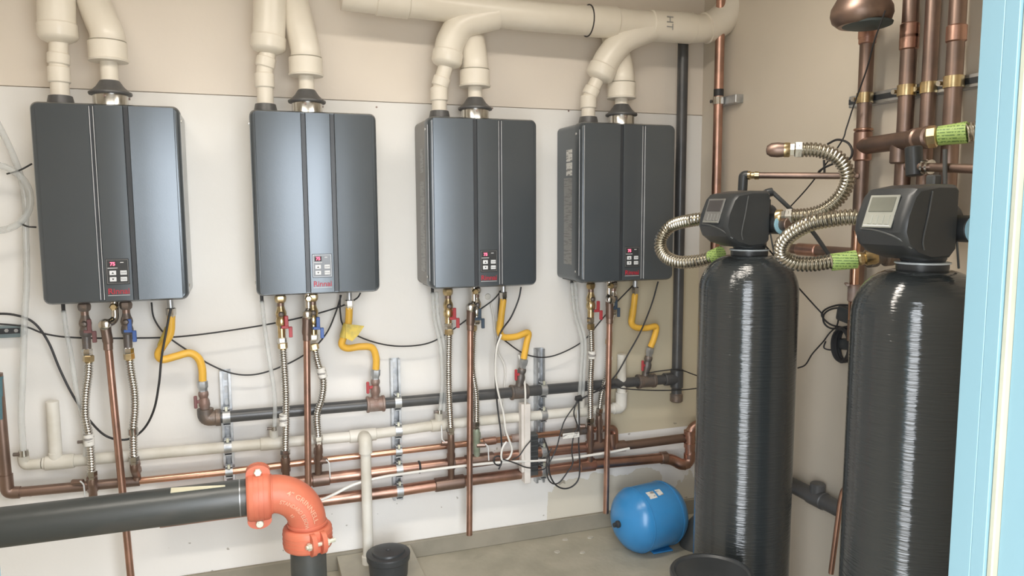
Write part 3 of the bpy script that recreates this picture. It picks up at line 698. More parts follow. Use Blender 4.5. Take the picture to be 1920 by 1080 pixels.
# ============================================================ COPPER MAINS
def main_pipe(name, label, segs, r, m, couplings=(), off=.07, extra=None):
    t = Thing(name, label, 'pipe')
    f = poly(segs)
    t.add('pipe', tube([f(x, off) for x, _ in segs], r, 18), m)
    for xa, xb, dr_, cm in couplings:
        t.add('coupling', cyl(f(xa, off), f(xb, off), r+dr_, 18, .003), cm)
    return t, f
t1, f1 = main_pipe('copper_main', 'uppermost and thinnest copper main, bright copper, crossing the wall under the white drain pipe', [(258, 902), (430, 884), (600, 863), (740, 847), (900, 829), (1000, 817), (1142, 803)], .0135, 'copperbright', [(590, 606, .005, 'copperdull'), (905, 930, .004, 'copper'), (958, 985, .005, 'rustfit'), (1050, 1100, .004, 'fitiron')])
t1.add('elbow', tube(fillet([f1(1138), B(1152, 803, .07), B(1153, 832, .07)], .03), .017, 16), 'copper')
t0 = Thing('copper_feed', 'dull brown copper feed coming down the left edge and turning right along the wall', 'pipe')
w = fillet([B(-6, 700, .07), B(14, 924, .07), B(45, 922, .07), B(262, 902, .07)], .04, 8)
t0.add('pipe', tube(w, .0185, 16), 'copperdull')
t0.add('elbow', tube(fillet([B(11, 890, .07), B(14, 924, .07), B(38, 923, .07)], .04, 8), .022, 16), 'copperdull')
single('pipe_insulation', tube([B(-10, 706, .07), B(-5, 785, .07)], .026, 16), 'foam', 'short teal-grey foam sleeve on the copper feed at the left edge', 'insulation')
t2, f2 = main_pipe('copper_main', 'middle copper main, brown with soldered tees, ending behind the vertical copper pipe', [(300, 932), (560, 904), (600, 898), (740, 881), (880, 865), (1010, 848), (1140, 834)], .0235, 'copper', [(585, 618, .006, 'copperdull'), (838, 852, .005, 'copperdull'), (872, 925, .006, 'copperdull'), (1100, 1135, .006, 'copperdull'), (784, 788, .004, 'rubber')])
t3, f3 = main_pipe('copper_main', 'lowest copper main, reddish brown, running right to a soldered elbow', [(300, 978), (600, 939), (740, 921), (845, 905), (985, 887), (1105, 871), (1245, 858)], .0245, 'copper', [(815, 870, .006, 'copperdull'), (1085, 1115, .006, 'copper'), (1238, 1250, .005, 'copperdull')])
t3.add('elbow', tube(fillet([f3(1240), B(1262, 862, .07), B(1278, 872, .09), B(1290, 868, .09)], .05), .027, 16), 'copper')
t3.add('elbow', tube(fillet([B(1280, 872, .09), B(1292, 866, .09), B(1295, 845, .09)], .03), .027, 16), 'copper')
t3.add('riser', tube(fillet([B(1293, 862, .09), B(1294, 800, .09), B(1330, 792, .09)], .05), .0245, 16), 'copper')
for y in (858, 838, 815): t3.add('solder_band', tube([B(1293, y, .09), B(1293, y-8, .09)], .028, 16), 'copper')
t4, f4 = main_pipe('copper_main', 'dull brown copper main entering from behind the black tank right of the vertical copper pipe', [(1150, 838), (1200, 832), (1330, 815)], .0215, 'copperdull', [(1150, 1172, .005, 'copperdull')])
t4.add('elbow', tube(fillet([f4(1160), B(1148, 838, .07), B(1146, 812, .07)], .03), .0225, 16), 'copper')
# white plastic tube behind
w = smooth([B(x, y, .125) for x, y in ((560, 955), (620, 930), (665, 908), (715, 895), (760, 888), (840, 877), (925, 868), (1000, 864), (1060, 860), (1130, 850), (1180, 841))], 5)
single('plastic_tube', tube(w, .006, 10), 'white', 'thin white plastic tube threaded between the copper mains', 'tube')

# ============================================================ STRUTS WITH CLAMPS
def strut_v(xa, ya, xb, yb, label, clamps, m='galv'):
    a, b = B(xa, ya, 0), B(xb, yb, 0); b.x = a.x = (a.x+b.x)/2; w, dp_, th = .041, .038, .003
    t = Thing('strut_channel', label, 'strut', None, V((a.x, D-.02, b.z)))
    # C-section with lips facing the room
    sec = [(-w/2, 0), (w/2, 0), (w/2, dp_), (w/2-.009, dp_), (w/2-.009, dp_-.006), (w/2-.003, dp_-.006+.003), (w/2-.003, .003), (-w/2+.003, .003), (-w/2+.003, dp_-.003), (-w/2+.009, dp_-.006), (-w/2+.009, dp_), (-w/2, dp_)]
    t.add('channel', rings(bmesh.new(), [[V((a.x+x, D-.0005-y, b.z)) for x, y in sec], [V((a.x+x, D-.0005-y, a.z)) for x, y in sec]]), m, sharp=20)
    n = int((a.z-b.z)/.05)
    for k in range(n):
        z = a.z-.03-k*.05
        t.add('slot', rings(bmesh.new(), [rrect(a.x-.007, a.x+.007, z-.014, z+.014, .0068, D-.0040, 3), rrect(a.x-.007, a.x+.007, z-.014, z+.014, .0068, D-.0047, 3)]), 'whiteprint')
    for (p, r) in clamps:
        p = V((a.x, D-.07, p.z))
        c_ = t.add('pipe_clamp', join(lathe(p-V((.014, 0, 0)), (1, 0, 0), [(0, r+.001), (0, r+.004), (.028, r+.004), (.028, r+.001)], 20),
                box(p+V((0, .004, r+.010)), (.026, .034, .004), None, .001), box(p+V((0, .004, -r-.008)), (.026, .034, .004), None, .001)), 'galv')
        t.add('clamp_bolt', cyl(p+V((0, -.012, r+.002)), p+V((0, -.012, r+.018)), .006, 6), 'zinc', c_)
    return t
strut_v(424, 692, 430, 905, 'slotted galvanised strut left of the second heater pipes, above the big black pipe', [(gx(427), .0235), (dx(430), .0215), (f1(430), .0135)])
strut_v(739, 671, 743, 932, 'slotted galvanised strut in the middle, between the second and third heater pipes', [(gx(740), .0235), (dx(741), .0215), (f1(741), .0135), (f2(742), .0235), (f3(743), .0245)])
strut_v(1007, 652, 1009, 900, 'slotted galvanised strut right of the white cable duct', [(gx(1008), .0235), (dx(1008), .0215), (f2(1008), .0235), (f3(1008), .0245)])
a, b = B(-40, 622, .02), B(43, 622, .02)
t = Thing('strut_channel', 'short horizontal blue-grey strut at the left edge behind black cables', 'strut')
t.add('channel', box((a+b)/2, ((b-a).length, .038, .041), None, .002), 'strutdim')
t.add('slot', bx(a.x, b.x-.004, D-.0415, D-.038, a.z-.010, a.z+.010), 'heater_dark')
for x in (12, 30): 
    p = B(x, 620, .043); t.add('bolt', cyl(p, p+V((0, .004, 0)), .007, 6), 'galv')

# ============================================================ CABLES
def cable(label, pts, off=.05, r=.0032, m='rubber', cat='cable', n=7, grp=None):
    w = [B(p[0], p[1], p[2] if len(p) > 2 else off) for p in pts]
    return single('cable', tube(smooth(w, n), r, 8), m, label, cat, grp)
cable('thick black cable arching from the left edge and looping up to the leftmost heater', [(-20, 588), (25, 590), (62, 604), (90, 640), (112, 692), (137, 742), (168, 788), (200, 818, .11), (238, 824, .09), (268, 806, .09), (288, 770, .12), (298, 720, .14), (303, 670, .15), (312, 620, .15), (320, 578, .15)], .06, .0042)
cable('long black cable from the left edge sagging past three valves to the second heater', [(-20, 606), (45, 612), (85, 626), (140, 633), (250, 634), (350, 630), (480, 612), (575, 593), (640, 574), (668, 560), (676, 549)], .075)
cable('black cable sagging from the leftmost heater down to the second heater', [(284, 567), (289, 597), (310, 627), (350, 656), (395, 684), (440, 701), (485, 701), (540, 682), (585, 655), (612, 625), (628, 590), (640, 553)], .05)
cable('black cable sagging from the second heater to the third heater', [(638, 553), (638, 585), (645, 612), (675, 632), (720, 646), (765, 649), (810, 641), (855, 614), (895, 584), (925, 562), (941, 543)], .055)
cable('black cable sagging from the third heater to the rightmost heater', [(937, 545), (934, 590), (936, 625), (955, 645), (985, 664), (1020, 670), (1055, 661), (1095, 638), (1125, 603), (1155, 568), (1190, 532)], .055)
cable('black cable dropping from the third heater and running down beside the white cable', [(977, 538), (972, 562), (958, 595), (938, 625, .13), (929, 665, .13), (929, 715, .12), (933, 765, .11), (939, 810, .12), (941, 855, .12), (937, 872, .12), (927, 868, .13), (928, 857, .13), (938, 856, .13), (940, 868, .13), (935, 880, .13)], .11, .0038)
cable('white cable hanging in a hook beside the long white duct', [(940, 627), (931, 655), (929, 700), (934, 735), (944, 775), (948, 805), (955, 826), (960, 843), (955, 858), (945, 863), (940, 858), (942, 840), (950, 828)], .135, .0045, 'white')
cable('thin white cable dropping behind the gas main into the white duct', [(921, 570, .03), (926, 600, .03), (933, 655, .03), (947, 690, .03), (945, 740, .03), (944, 800, .03), (948, 830, .05)], .03, .0035, 'white')
cable('white cable entering the top of the white duct from the gas valve', [(973, 665, .04), (982, 700, .05), (985, 735, .12), (985, 760, .12)], .05, .0045, 'white')
cable('black cable running diagonally from the rightmost heater to the tied bundle', [(1234, 528), (1222, 570), (1202, 620), (1180, 660), (1155, 703), (1130, 726), (1103, 741), (1088, 749)], .12, .0036)
cable('black cable in a wide loop below the copper mains, outer of two', [(1085, 750), (1086, 790), (1085, 830), (1087, 870), (1085, 897), (1073, 912), (1056, 916), (1040, 907), (1030, 885), (1029, 850), (1020, 822)], .14, .0036)
cable('black cable in a narrower loop below the copper mains, inner of two', [(1082, 751), (1076, 775), (1083, 800), (1076, 815), (1072, 845), (1074, 868), (1062, 888), (1048, 905), (1035, 906), (1026, 892), (1026, 860), (1034, 840)], .15, .0032)
cable('thin black cable bowing left from the tied bundle down to the strut', [(1085, 752), (1072, 768), (1058, 790), (1050, 815), (1044, 838), (1033, 862), (1022, 878), (1008, 882)], .145, .003)
cable('thin black cable crossing in front of the white duct to the dark terminal block', [(960, 862), (973, 855), (985, 838), (996, 825)], .15, .003)
cable('thin black cable under the white duct running to the dark terminal block', [(943, 861), (965, 868), (985, 876), (1000, 878)], .14, .003)
cable('thin black cable leaving the corner gas tee above the main towards the black tank', [(1212, 700), (1235, 696), (1262, 693), (1278, 694), (1300, 702), (1330, 712)], .10, .0028)
cable('thin black cable under the gas main in the corner towards the black tank', [(1088, 748), (1110, 738), (1150, 722, .11), (1165, 728), (1200, 731), (1240, 732), (1275, 731), (1300, 729), (1330, 724)], .12, .0028)
bt = Thing('cable_tie', 'black cable tie bundling wires below the gas main near the rightmost heater', 'cable tie')
p = B(1084, 748, .13); bt.add('band', cyl(p+V((-.012, -.006, .002)), p+V((.012, -.006, .006)), .014, 12), 'rubber')

# white duct and terminal block
dt = Thing('cable_duct', 'upright white plastic cable duct with a slotted edge, in front of the mains', 'duct')
a, b = B(984, 757, .115), B(985, 905, .115)
dt.add('duct_body', bx(a.x-.006, a.x+.022, a.y-.015, a.y+.03, b.z, a.z, .002), 'duct')
dt.add('duct_base', bx(a.x-.018, a.x-.006, a.y-.006, a.y+.03, b.z+.05, a.z-.0, .001), 'duct')
tb = Thing('terminal_block', 'dark grey ribbed terminal block stack in front of the third strut', 'terminal block')
a, b = B(1001, 815, .12), B(1001, 892, .12)
tb.add('block', bx(a.x-.021, a.x+.021, a.y-.0, a.y+.05, b.z, a.z, .002), 'plastic_grey')
for k in range(7):
    z = a.z-.012-k*(a.z-b.z-.02)/7
    tb.add('terminal', bx(a.x-.018, a.x+.018, a.y-.008, a.y+.002, z-.009, z+.004, .0015), 'plastic')
single('cable_label', bx(B(1055, 820, .15).x, B(1086, 820, .15).x, D-.153, D-.150, B(1055, 823, .15).z, B(1055, 813, .15).z, .001), 'paper', 'small white paper label tied to the looping cables', 'label')
p = B(914, 556, 0); single('wall_plug', cyl(p, p+V((0, -.008, 0)), .014, 16, .003), 'pvc2', 'small round white plug on the wall under the third heater', 'plug')

# ============================================================ BIG BLACK PIPE AND ORANGE ELBOW
YP = 2.45; RP = .0575
def Q(x, y): return P(x, y, Y=YP)
bp = Thing('steel_pipe', 'large weathered black steel pipe in the lower left foreground', 'pipe')
pa, pb = Q(-160, 1003), Q(462, 937)
pb.z = pa.z = (pa.z+pb.z)/2
pe = Q(505, 935); zc = pb.z
bp.add('pipe', cyl(pa, V((pb.x+.02, YP, zc)), RP, 40), 'pipeold')
bp.add('groove_end', cyl(V((pb.x-.020, YP, zc)), V((pb.x-.017, YP, zc)), RP+.0010, 40), 'seamlight')
tp = P(320, 921, Y=YP-.02); tq = P(422, 902, Y=YP-.02)
n_ = []
for k in range(9):
    u = k/8; x = tp.x+(tq.x-tp.x)*u
    n_.append((x, math.radians(62), math.radians(62+18*(1-u)+4)))
bmz = bmesh.new(); rs = []
for x, a0, a1 in n_:
    rs.append([V((x, YP-math.cos(a0)*(RP+.001), zc+math.sin(a0)*(RP+.001))), V((x, YP-math.cos(a1)*(RP+.001), zc+math.sin(a1)*(RP+.001))),
               V((x, YP-math.cos(a1)*(RP+.004), zc+math.sin(a1)*(RP+.004))), V((x, YP-math.cos(a0)*(RP+.004), zc+math.sin(a0)*(RP+.004)))])
rings(bmz, rs)
single('tape_strip', bmz, 'flower', 'pale cream wedge of tape lying on top of the big black pipe', 'tape')

oe = Thing('pipe_elbow', 'orange-red painted cast elbow turning the big black pipe downwards', 'pipe elbow')
x_s = P(483, 937, Y=YP).x+.012; x_v = P(577, 1005, Y=YP).x; RB = x_v-x_s-.028
RE = .0605
zv = zc-RB-.0
arc = [V((x_s, YP, zc)), V((x_v-RB, YP, zc))]
for k in range(1, 17):
    an = math.pi/2*k/16; arc.append(V((x_v-RB+RB*math.sin(an), YP, zc-RB+RB*math.cos(an))))
arc.append(V((x_v, YP, zc-RB-.02)))
oe.add('elbow_body', tube(arc, [RE]*len(arc), 36), 'orange')
oe.add('rim', cyl(V((x_s+.024, YP, zc)), V((x_s+.034, YP, zc)), RE+.003, 36, .0015), 'orange')
oe.add('rim', cyl(V((x_v, YP, zc-RB+.004)), V((x_v, YP, zc-RB-.006)), RE+.0035, 36, .0015), 'orange')
def torus_map(r_off, rad_sign=1, ph0=0.0, psi=0.0):
    def f(co):
        # co.x along the bend, co.y towards the outside of the bend
        th = math.radians(52) + co.x/(RB)
        ps = psi + co.y/RE
        rr = RE+.0002+co.z*1.0+r_off
        cx_ = RB + rr*math.sin(ps)
        return V((x_v-RB+cx_*math.sin(th), YP-rr*math.cos(ps), zc-RB+cx_*math.cos(th)))
    return f
oe.add('embossed_lettering', text_bm('4" GRINNELL', .021, (0, 0, 0), (1, 0, 0), (0, 1, 0),   .0026, torus_map(0, psi=.42), bold=.0003), 'orange_worn')
oe.add('embossed_lettering', text_bm('STANDARD ELBOW', .017, (0, 0, 0), (1, 0, 0), (0, 1, 0),   .0026, torus_map(0, psi=-.08), bold=.0003, space=.95), 'orange_worn')
oe.add('embossed_lettering', text_bm('90', .015, (0, 0, 0), (1, 0, 0), (0, 1, 0),   .0026, torus_map(0, psi=-.55), bold=.0003, space=1.2), 'orange_worn')

def coupling(label, c0, ax, ear, boltd, w=.074, gap=.011, bl=.036):
    """grooved coupling: two half housings with ears and bolts; ax pipe axis, ear direction to ears, boltd bolt axis"""
    c0, ax, ear, boltd = V(c0), V(ax), V(ear), V(boltd)
    t = Thing('pipe_coupling', label, 'coupling', None, c0-V((0, 0, .08)))
    r = RE
    prof = [(0, r-.003), (0, r+.010), (.004, r+.0155), (.010, r+.018), (w-.010, r+.018), (w-.004, r+.0155), (w, r+.010), (w, r-.003)]
    t.add('housing', lathe(c0-ax*w/2, ax, prof, 40), 'orange')
    for k in (.30, .5, .70):
        t.add('rib', lathe(c0-ax*(w*(.5-k)+.0015), ax, [(0, r+.017), (.0005, r+.0195), (.0025, r+.0195), (.003, r+.017)], 40), 'orange')
    for sg in (1, -1):
        e = c0+ear*sg*(r+.024)
        for s2 in (-1, 1):
            q = e+boltd*s2*gap
            oval = []
            for k in range(20):
                an = math.tau*k/20; oval.append(q+ax*math.cos(an)*w*.50+ear*(math.sin(an)*.027+ (-.007*sg)))
            t.add('ear', prism([p-boltd*.0075 for p in oval], boltd*.015), 'orange')
        bo = t.add('bolt', cyl(e-boltd*(bl-.002), e+boltd*(bl if bl < .04 else bl+.012), .0068, 12), 'zinc')
        t.add('bolt_head', cyl(e-boltd*(gap+.020), e-boltd*(gap+.007), .0125, 6 if sg == 1 else 8, .002), 'zinc', bo)
        t.add('nut', cyl(e+boltd*(gap+.007), e+boltd*(gap+.019), .0125, 6, .001), 'zinc', bo)
coupling('orange grooved coupling joining the big black pipe to the elbow, bolts above and below', (x_s-.008, YP, zc), (1, 0, 0), (0, 0, 1), (0, 1, 0))
coupling('orange grooved coupling under the elbow with a bolt facing the room', (x_v, YP, zc-RB-.046), (0, 0, 1), V((.35, -1, 0)).normalized(), V((1, .35, 0)).normalized(), .074, .017, .044)
single('steel_pipe', cyl(V((x_v, YP, zc-RB-.03)), V((x_v, YP, 0)), RP, 32), 'pipeold', 'black steel pipe going down to the floor below the orange elbow', 'pipe')

# ============================================================ FLOOR THINGS
a = P(690, 1003, Y=D-.02)
pb1 = Thing('drain_box', 'low beige plastic drain box on the floor against the wall under the white downpipe', 'box')
xa, xb = P(640, 1030, Y=2.95).x, P(768, 1003, Y=D-.03).x
pb1.add('box_body', bx(xa, xb, 2.80, D-.021, 0, .060, .006), 'box')
pb1.add('box_lid', bx(xa-.004, xb+.004, 2.796, D-.021, .060, .066, .002), 'box')
c0 = P(728, 1036, Z=.16)
pt = Thing('sump_lid', 'round black plastic pot with a stepped lid beside the orange elbow', 'pot', None, V((c0.x, c0.y, 0)))
pt.add('pot', lathe(V((c0.x, c0.y, 0)), (0, 0, 1), [(0, .070), (.130, .080), (.135, .086), (.155, .087)], 32), 'plastic')
pt.add('lid', lathe(V((c0.x, c0.y, .155)), (0, 0, 1), [(0, .088), (.006, .087), (.009, .066), (.016, .064), (.018, .055), (.0185, .01), (.022, .008), (.022, .0)], 32), 'plastic')
# blue expansion tank lying on the floor
t = Thing('expansion_tank', 'blue enamelled expansion tank lying on the floor left of the black tanks', 'tank')
R_ = .143; ca = V((0, -0, 0)); cx0 = P(1217, 972, Y=2.86); yc = 2.86
ax = V((.985, .17, 0)).normalized(); cen = V((cx0.x, yc, R_+.002))
def tk(hl, R): return [(-hl-.085, .012), (-hl-.084, .030), (-hl-.078, R*.42), (-hl-.062, R*.66), (-hl-.038, R*.86), (-hl-.015, R*.965), (-hl, R), (hl, R), (hl+.015, R*.965), (hl+.038, R*.86), (hl+.062, R*.66), (hl+.078, R*.42), (hl+.084, .03), (hl+.085, .012)]
pr = tk(.085, R_); t.add('shell', lathe(cen, ax, pr, 48), 'bluetank', sharp=60)
for q in (-.085, .078): t.add('weld_band', lathe(cen+ax*q, ax, [(0, R_-.001), (.001, R_+.0015), (.006, R_+.0015), (.007, R_-.001)], 48), 'bluetank')
va = cen-ax*.168
t.add('air_valve', lathe(va, -ax, [(0, .016), (.012, .016), (.016, .011), (.03, .010), (.032, .006)], 14), 'plastic')
vdir = ray(1225, 925)
for x0_, x1_, l0, l1 in ((-.060, -.020, 56, 72), (-.008, .020, 59, 73)):
    bmq = bmesh.new(); rs = []
    for k in range(7):
        an = math.radians(l0+(l1-l0)*k/6); nn = V((ax.y, -ax.x, 0))*math.cos(an)+V((0, 0, 1))*math.sin(an)
        rs.append([cen+ax*x0_+nn*(R_+.0004), cen+ax*x1_+nn*(R_+.0004), cen+ax*x1_+nn*(R_+.0012), cen+ax*x0_+nn*(R_+.0012)])
    t.add('label', rings(bmq, rs), 'paper')
t.add('foot', box(cen+V((.03, -.03, -R_+.004)), (.10, .10, .008), None, .003), 'bluetank')
p = P(1300, 955, Y=2.80); single('pipe_boot', lathe(V((p.x+.03, 2.80, 0)), (0, 0, 1), [(0, .085), (.02, .085), (.05, .075), (.10, .055), (.13, .03), (.135, 0)], 24), 'plastic_grey', 'dark rounded rubber boot on the floor between the blue tank and black tank', 'boot')
# brine drum low in front of the left black tank
t = Thing('brine_drum', 'black round drum with a shiny rim low in front of the left black tank', 'drum', None, V((1.305, 1.87, 0)))
t.add('drum', lathe(V((1.305, 1.87, 0)), (0, 0, 1), [(0, .108), (.39, .121), (.397, .124)], 40), 'plastic')
t.add('lid', lathe(V((1.305, 1.87, .397)), (0, 0, 1), [(0, .127), (.012, .128), (.017, .125), (.018, .115), (.012, .108), (.012, .01), (.0125, 0)], 40), 'plastic')
# debris flakes on the floor
for k, (x, y, l_) in enumerate(((1020, 1004, 'left'), (1060, 1012, 'middle'), (1092, 1036, 'near'), (1107, 1008, 'right'), (1045, 1035, 'nearest left'))):
    p = P(x, y, Z=0); single('plaster_flake', prism([p+V((math.cos(a_)*(.010+.008*random.random()), math.sin(a_)*(.008+.006*random.random()), 0)) for a_ in [j*.9 for j in range(7)]], (0, 0, .004)), 'flake', '%s pale plaster flake on the floor left of the blue tank' % l_, 'debris')

# ============================================================ BLACK TANKS AND VALVE HEADS
def tank(cx_, cy_, which, lcd, bez, ringm):
    lab = 'tall black fibreglass water treatment tank, ' + which
    R = .165
    t = Thing('filter_tank', lab, 'tank', 'tall black filter tanks', V((cx_, cy_, 0)))
    prof = [(0, R-.02), (.02, R+.004), (.10, R+.004), (.11, R), (1.245, R)]
    for k in range(1, 11):
        an = math.pi/2*k/10; prof.append((1.245+.125*math.sin(an), R*math.cos(an)*.68+R*.32 if k < 10 else .055))
    t.add('shell', lathe(V((cx_, cy_, 0)), (0, 0, 1), prof, 64), 'tank', sharp=60)
    t.add('neck', lathe(V((cx_, cy_, 1.365)), (0, 0, 1), [(0, .060), (.008, .062), (.020, .062), (.021, .050)], 32), 'plastic')
    t.add('neck_ring', lathe(V((cx_, cy_, 1.384)), (0, 0, 1), [(0, .064), (.001, .066), (.005, .066), (.006, .062)], 40), 'tankring')
    v = Thing('control_valve', 'black control valve head with %s display on the %s black tank' % (('dark small', 'left') if which.startswith('left') else ('pale', 'right')), 'valve head', 'valve heads on the black tanks', V((cx_, cy_, 1.39)))
    z0 = 1.390
    v.add('neck_nut', lathe(V((cx_, cy_, z0)), (0, 0, 1), [(0, .052), (.008, .056), (.030, .056), (.034, .046), (.070, .044)], 12), 'plastic')
    # valve body behind the cover
    v.add('valve_body', join(cyl((cx_-.02, cy_, z0+.105), (cx_+.085, cy_, z0+.105), .046, 20, .006), cyl((cx_+.0, cy_, z0+.03), (cx_+.0, cy_, z0+.15), .042, 20, .006),
                             box((cx_+.05, cy_, z0+.085), (.05, .15, .05), None, .010), cyl((cx_+.03, cy_-.035, z0+.05), (cx_+.03, cy_-.035, z0+.17), .020, 14, .004)), 'plastic')
    # cover: side section extruded in y
    hw = .082
    sec = [(.005, .012), (-.060, .008), (-.110, .022), (-.142, .046), (-.156, .078), (-.150, .118), (-.128, .170), (-.112, .186), (-.05, .196), (.012, .196), (.022, .188), (.022, .03)]
    def ring(y, sc):
        cxm, czm = -.065, .10
        return [V((cx_+cxm+(x-cxm)*sc, cy_+y, z0+czm+(z-czm)*sc)) for x, z in sec]
    v.add('cover', rings(bmesh.new(), [ring(hw, .90), ring(hw-.008, .97), ring(hw-.022, 1.0), ring(-hw+.022, 1.0), ring(-hw+.008, .97), ring(-hw, .90)]), 'plastic', sharp=28)
    # trim line where front mask meets body
    tl = [V((cx_-.072, cy_-hw-.001, z0+.178)), V((cx_-.082, cy_-hw-.0015, z0+.12)), V((cx_-.094, cy_-hw-.001, z0+.060)), V((cx_-.088, cy_-hw, z0+.035))]
    v.add('seam_trim', tube(smooth(tl, 6), .0022, 8), 'plastic_grey')
    tl2 = [V((cx_-.1555, cy_+hw-.03, z0+.086)), V((cx_-.156, cy_, z0+.082)), V((cx_-.150, cy_-hw+.025, z0+.066)), V((cx_-.125, cy_-hw+.003, z0+.040))]
    v.add('brow', tube(smooth(tl2, 6), .003, 8), 'plastic_grey')
    # display on the sloping front
    A, Bp = V((cx_-.150, 0, z0+.118)), V((cx_-.128, 0, z0+.170))
    lo_, hi_ = V((cx_-.1555, 0, z0+.088)), V((cx_-.1285, 0, z0+.1685))
    up_ = (hi_-lo_).normalized(); nrm = V((0, 1, 0)).cross(up_).normalized()
    if nrm.x > 0: nrm = -nrm
    mid_ = (lo_+hi_)/2; H_ = (hi_-lo_).length
    def plate(nm, y0, y1, u0, u1, dep, m, par=None):
        r3 = Matrix((V((0, 1, 0)), nrm, up_)).transposed()
        c1 = V((mid_.x, cy_+(y0+y1)/2, mid_.z))+up_*((u0+u1)/2)+nrm*(.0015+dep)
        return v.add(nm, box(c1, (abs(y1-y0), .004, abs(u1-u0)), r3, .0012), m, par)
    d_ = plate('display_panel', -.046, .046, -H_/2, H_/2, .0025, bez)
    plate('display_screen', -.038, .038, -.002, H_/2-.006, .0045, lcd, d_)
    for k in range(4):
        yy = -.030+k*.018; plate('button', yy-.006, yy+.006, -H_/2+.008, -.010, .0045, bez, d_)
    plate('button_surround', -.042, .042, -H_/2+.003, -H_/2+.006, .0045, ringm, d_)
    # side ports at the back with blue nuts
    for sg in (-1, 1):
        a_ = V((cx_+.055, cy_, z0+.085))
        v.add('port_elbow', cyl(a_, a_+V((0, sg*.10, 0)), .034, 20, .006), 'plastic')
        v.add('port_ring', lathe(a_+V((0, sg*.098, 0)), (0, sg, 0), [(0, .031), (.001, .035), (.006, .035), (.007, .031)], 24), 'lightblue')
        v.add('port_stub', cyl(a_+V((0, sg*.10, 0)), a_+V((0, sg*.135, 0)), .0235, 18, .002), 'copperdull')
        v.add('clip_rod', tube([a_+V((-.05, sg*.06, -.055)), a_+V((-.03, sg*.075, -.03)), a_+V((.0, sg*.06, -.10))], .003, 8), 'plastic_grey')
    return V((cx_, cy_, z0))
T1, T2 = (1.615, 2.145), (1.64, 1.467)
tank(*T1, 'left one beside the blue tank', 'lcddark', 'bezeldark', 'bezel')
tank(*T2, 'right one next to the pale blue door frame', 'lcd', 'bezel', 'whiteprint')

# ============================================================ BIG CORRUGATED HOSES
def PX(x, y, X): return P(x, y, X=X)
def bighose(label, pts, r, tag=None, nuts=(1, 1)):
    t = Thing('corrugated_hose', label, 'hose')
    w = smooth([p if isinstance(p, Vector) else PX(*p) for p in pts], 10)
    t.add('corrugated_tube', corr(w, r, .0115, .0036, 18), 'hose_steel')
    for e, on in ((0, nuts[0]), (-1, nuts[1])):
        if on:
            a_, b_ = (w[0], w[2]) if e == 0 else (w[-1], w[-3]); d = (a_-b_).normalized()
            t.add('end_nut', lathe(a_-d*.012, d, [(0, r+.001), (.003, r+.006), (.022, r+.006), (.026, r), (.040, r-.001)], 6), 'steel')
            t.add('end_collar', lathe(a_+d*.026, d, [(0, r+.001), (.003, r+.003), (.018, r+.003), (.02, r-.004)], 18), 'brass')
    return t, w
h1, w1 = bighose('upper S-bent corrugated steel hose from the left valve head up behind it', [(1482, 405, 1.68), (1515, 403, 1.71), (1548, 392, 1.75), (1578, 365, 1.78), (1590, 330, 1.78), (1572, 297, 1.75), (1535, 282, 1.70), (1498, 281, 1.655)], .0205)
h1.add('end_cap', lathe(w1[-1]+(w1[-1]-w1[-3]).normalized()*.044, w1[-1]-w1[-3], [(0, .022), (.02, .024), (.04, .022), (.052, .014), (.055, .004)], 20), 'copperdull')
h2, w2 = bighose('corrugated steel hose looping left from the right valve head to a lime tag', [V((1.695, 1.600, 1.475)), V((1.690, 1.640, 1.475)), (1606, 408, 1.64), (1560, 411, 1.60), (1515, 421, 1.57), (1475, 447, 1.55), (1465, 475, 1.56), (1488, 493, 1.60), (1525, 495, 1.65), (1560, 490, 1.70)], .0205, nuts=(0, 0))
a, b = PX(1558, 492, 1.70), PX(1606, 486, 1.76)
h2.add('printed_sleeve', tube([a, b], [.0265, .0285], 24), 'lime', label='lime green printed sleeve')
h2.add('end_ball', lathe(b, b-a, [(0, .018), (.010, .022), (.022, .018), (.026, .024), (.05, .024), (.06, .020)], 18), 'brass')
h3, w3 = bighose('corrugated steel hose looping left behind the left valve head', [V((1.670, 2.278, 1.475)), V((1.668, 2.320, 1.475)), (1330, 411, 1.60), (1297, 413, 1.56), (1258, 424, 1.53), (1238, 452, 1.50), (1245, 478, 1.50), (1270, 491, 1.52), (1305, 490, 1.56), (1335, 483, 1.60)], .0215, nuts=(0, 0))
a, b = PX(1334, 482, 1.60), PX(1352, 474, 1.61); h3.add('printed_sleeve', tube([a, b], .025, 20), 'lime', label='lime green printed sleeve')
# upper right hose with lime sleeve
h4, w4 = bighose('short corrugated hose with lime sleeve at the right edge beside the door frame', [(1812, 249, 1.86), (1835, 244, 1.88), (1870, 238, 1.91)], .024, nuts=(0, 0))
a, b = PX(1760, 255, 1.83), PX(1814, 248, 1.865)
h4.add('printed_sleeve', tube([a, b], [.027, .030], 24), 'lime', label='lime green printed sleeve')
h4.add('end_nut', lathe(a-(b-a).normalized()*.03, b-a, [(0, .026), (.004, .031), (.024, .031), (.03, .024)], 8), 'brass')

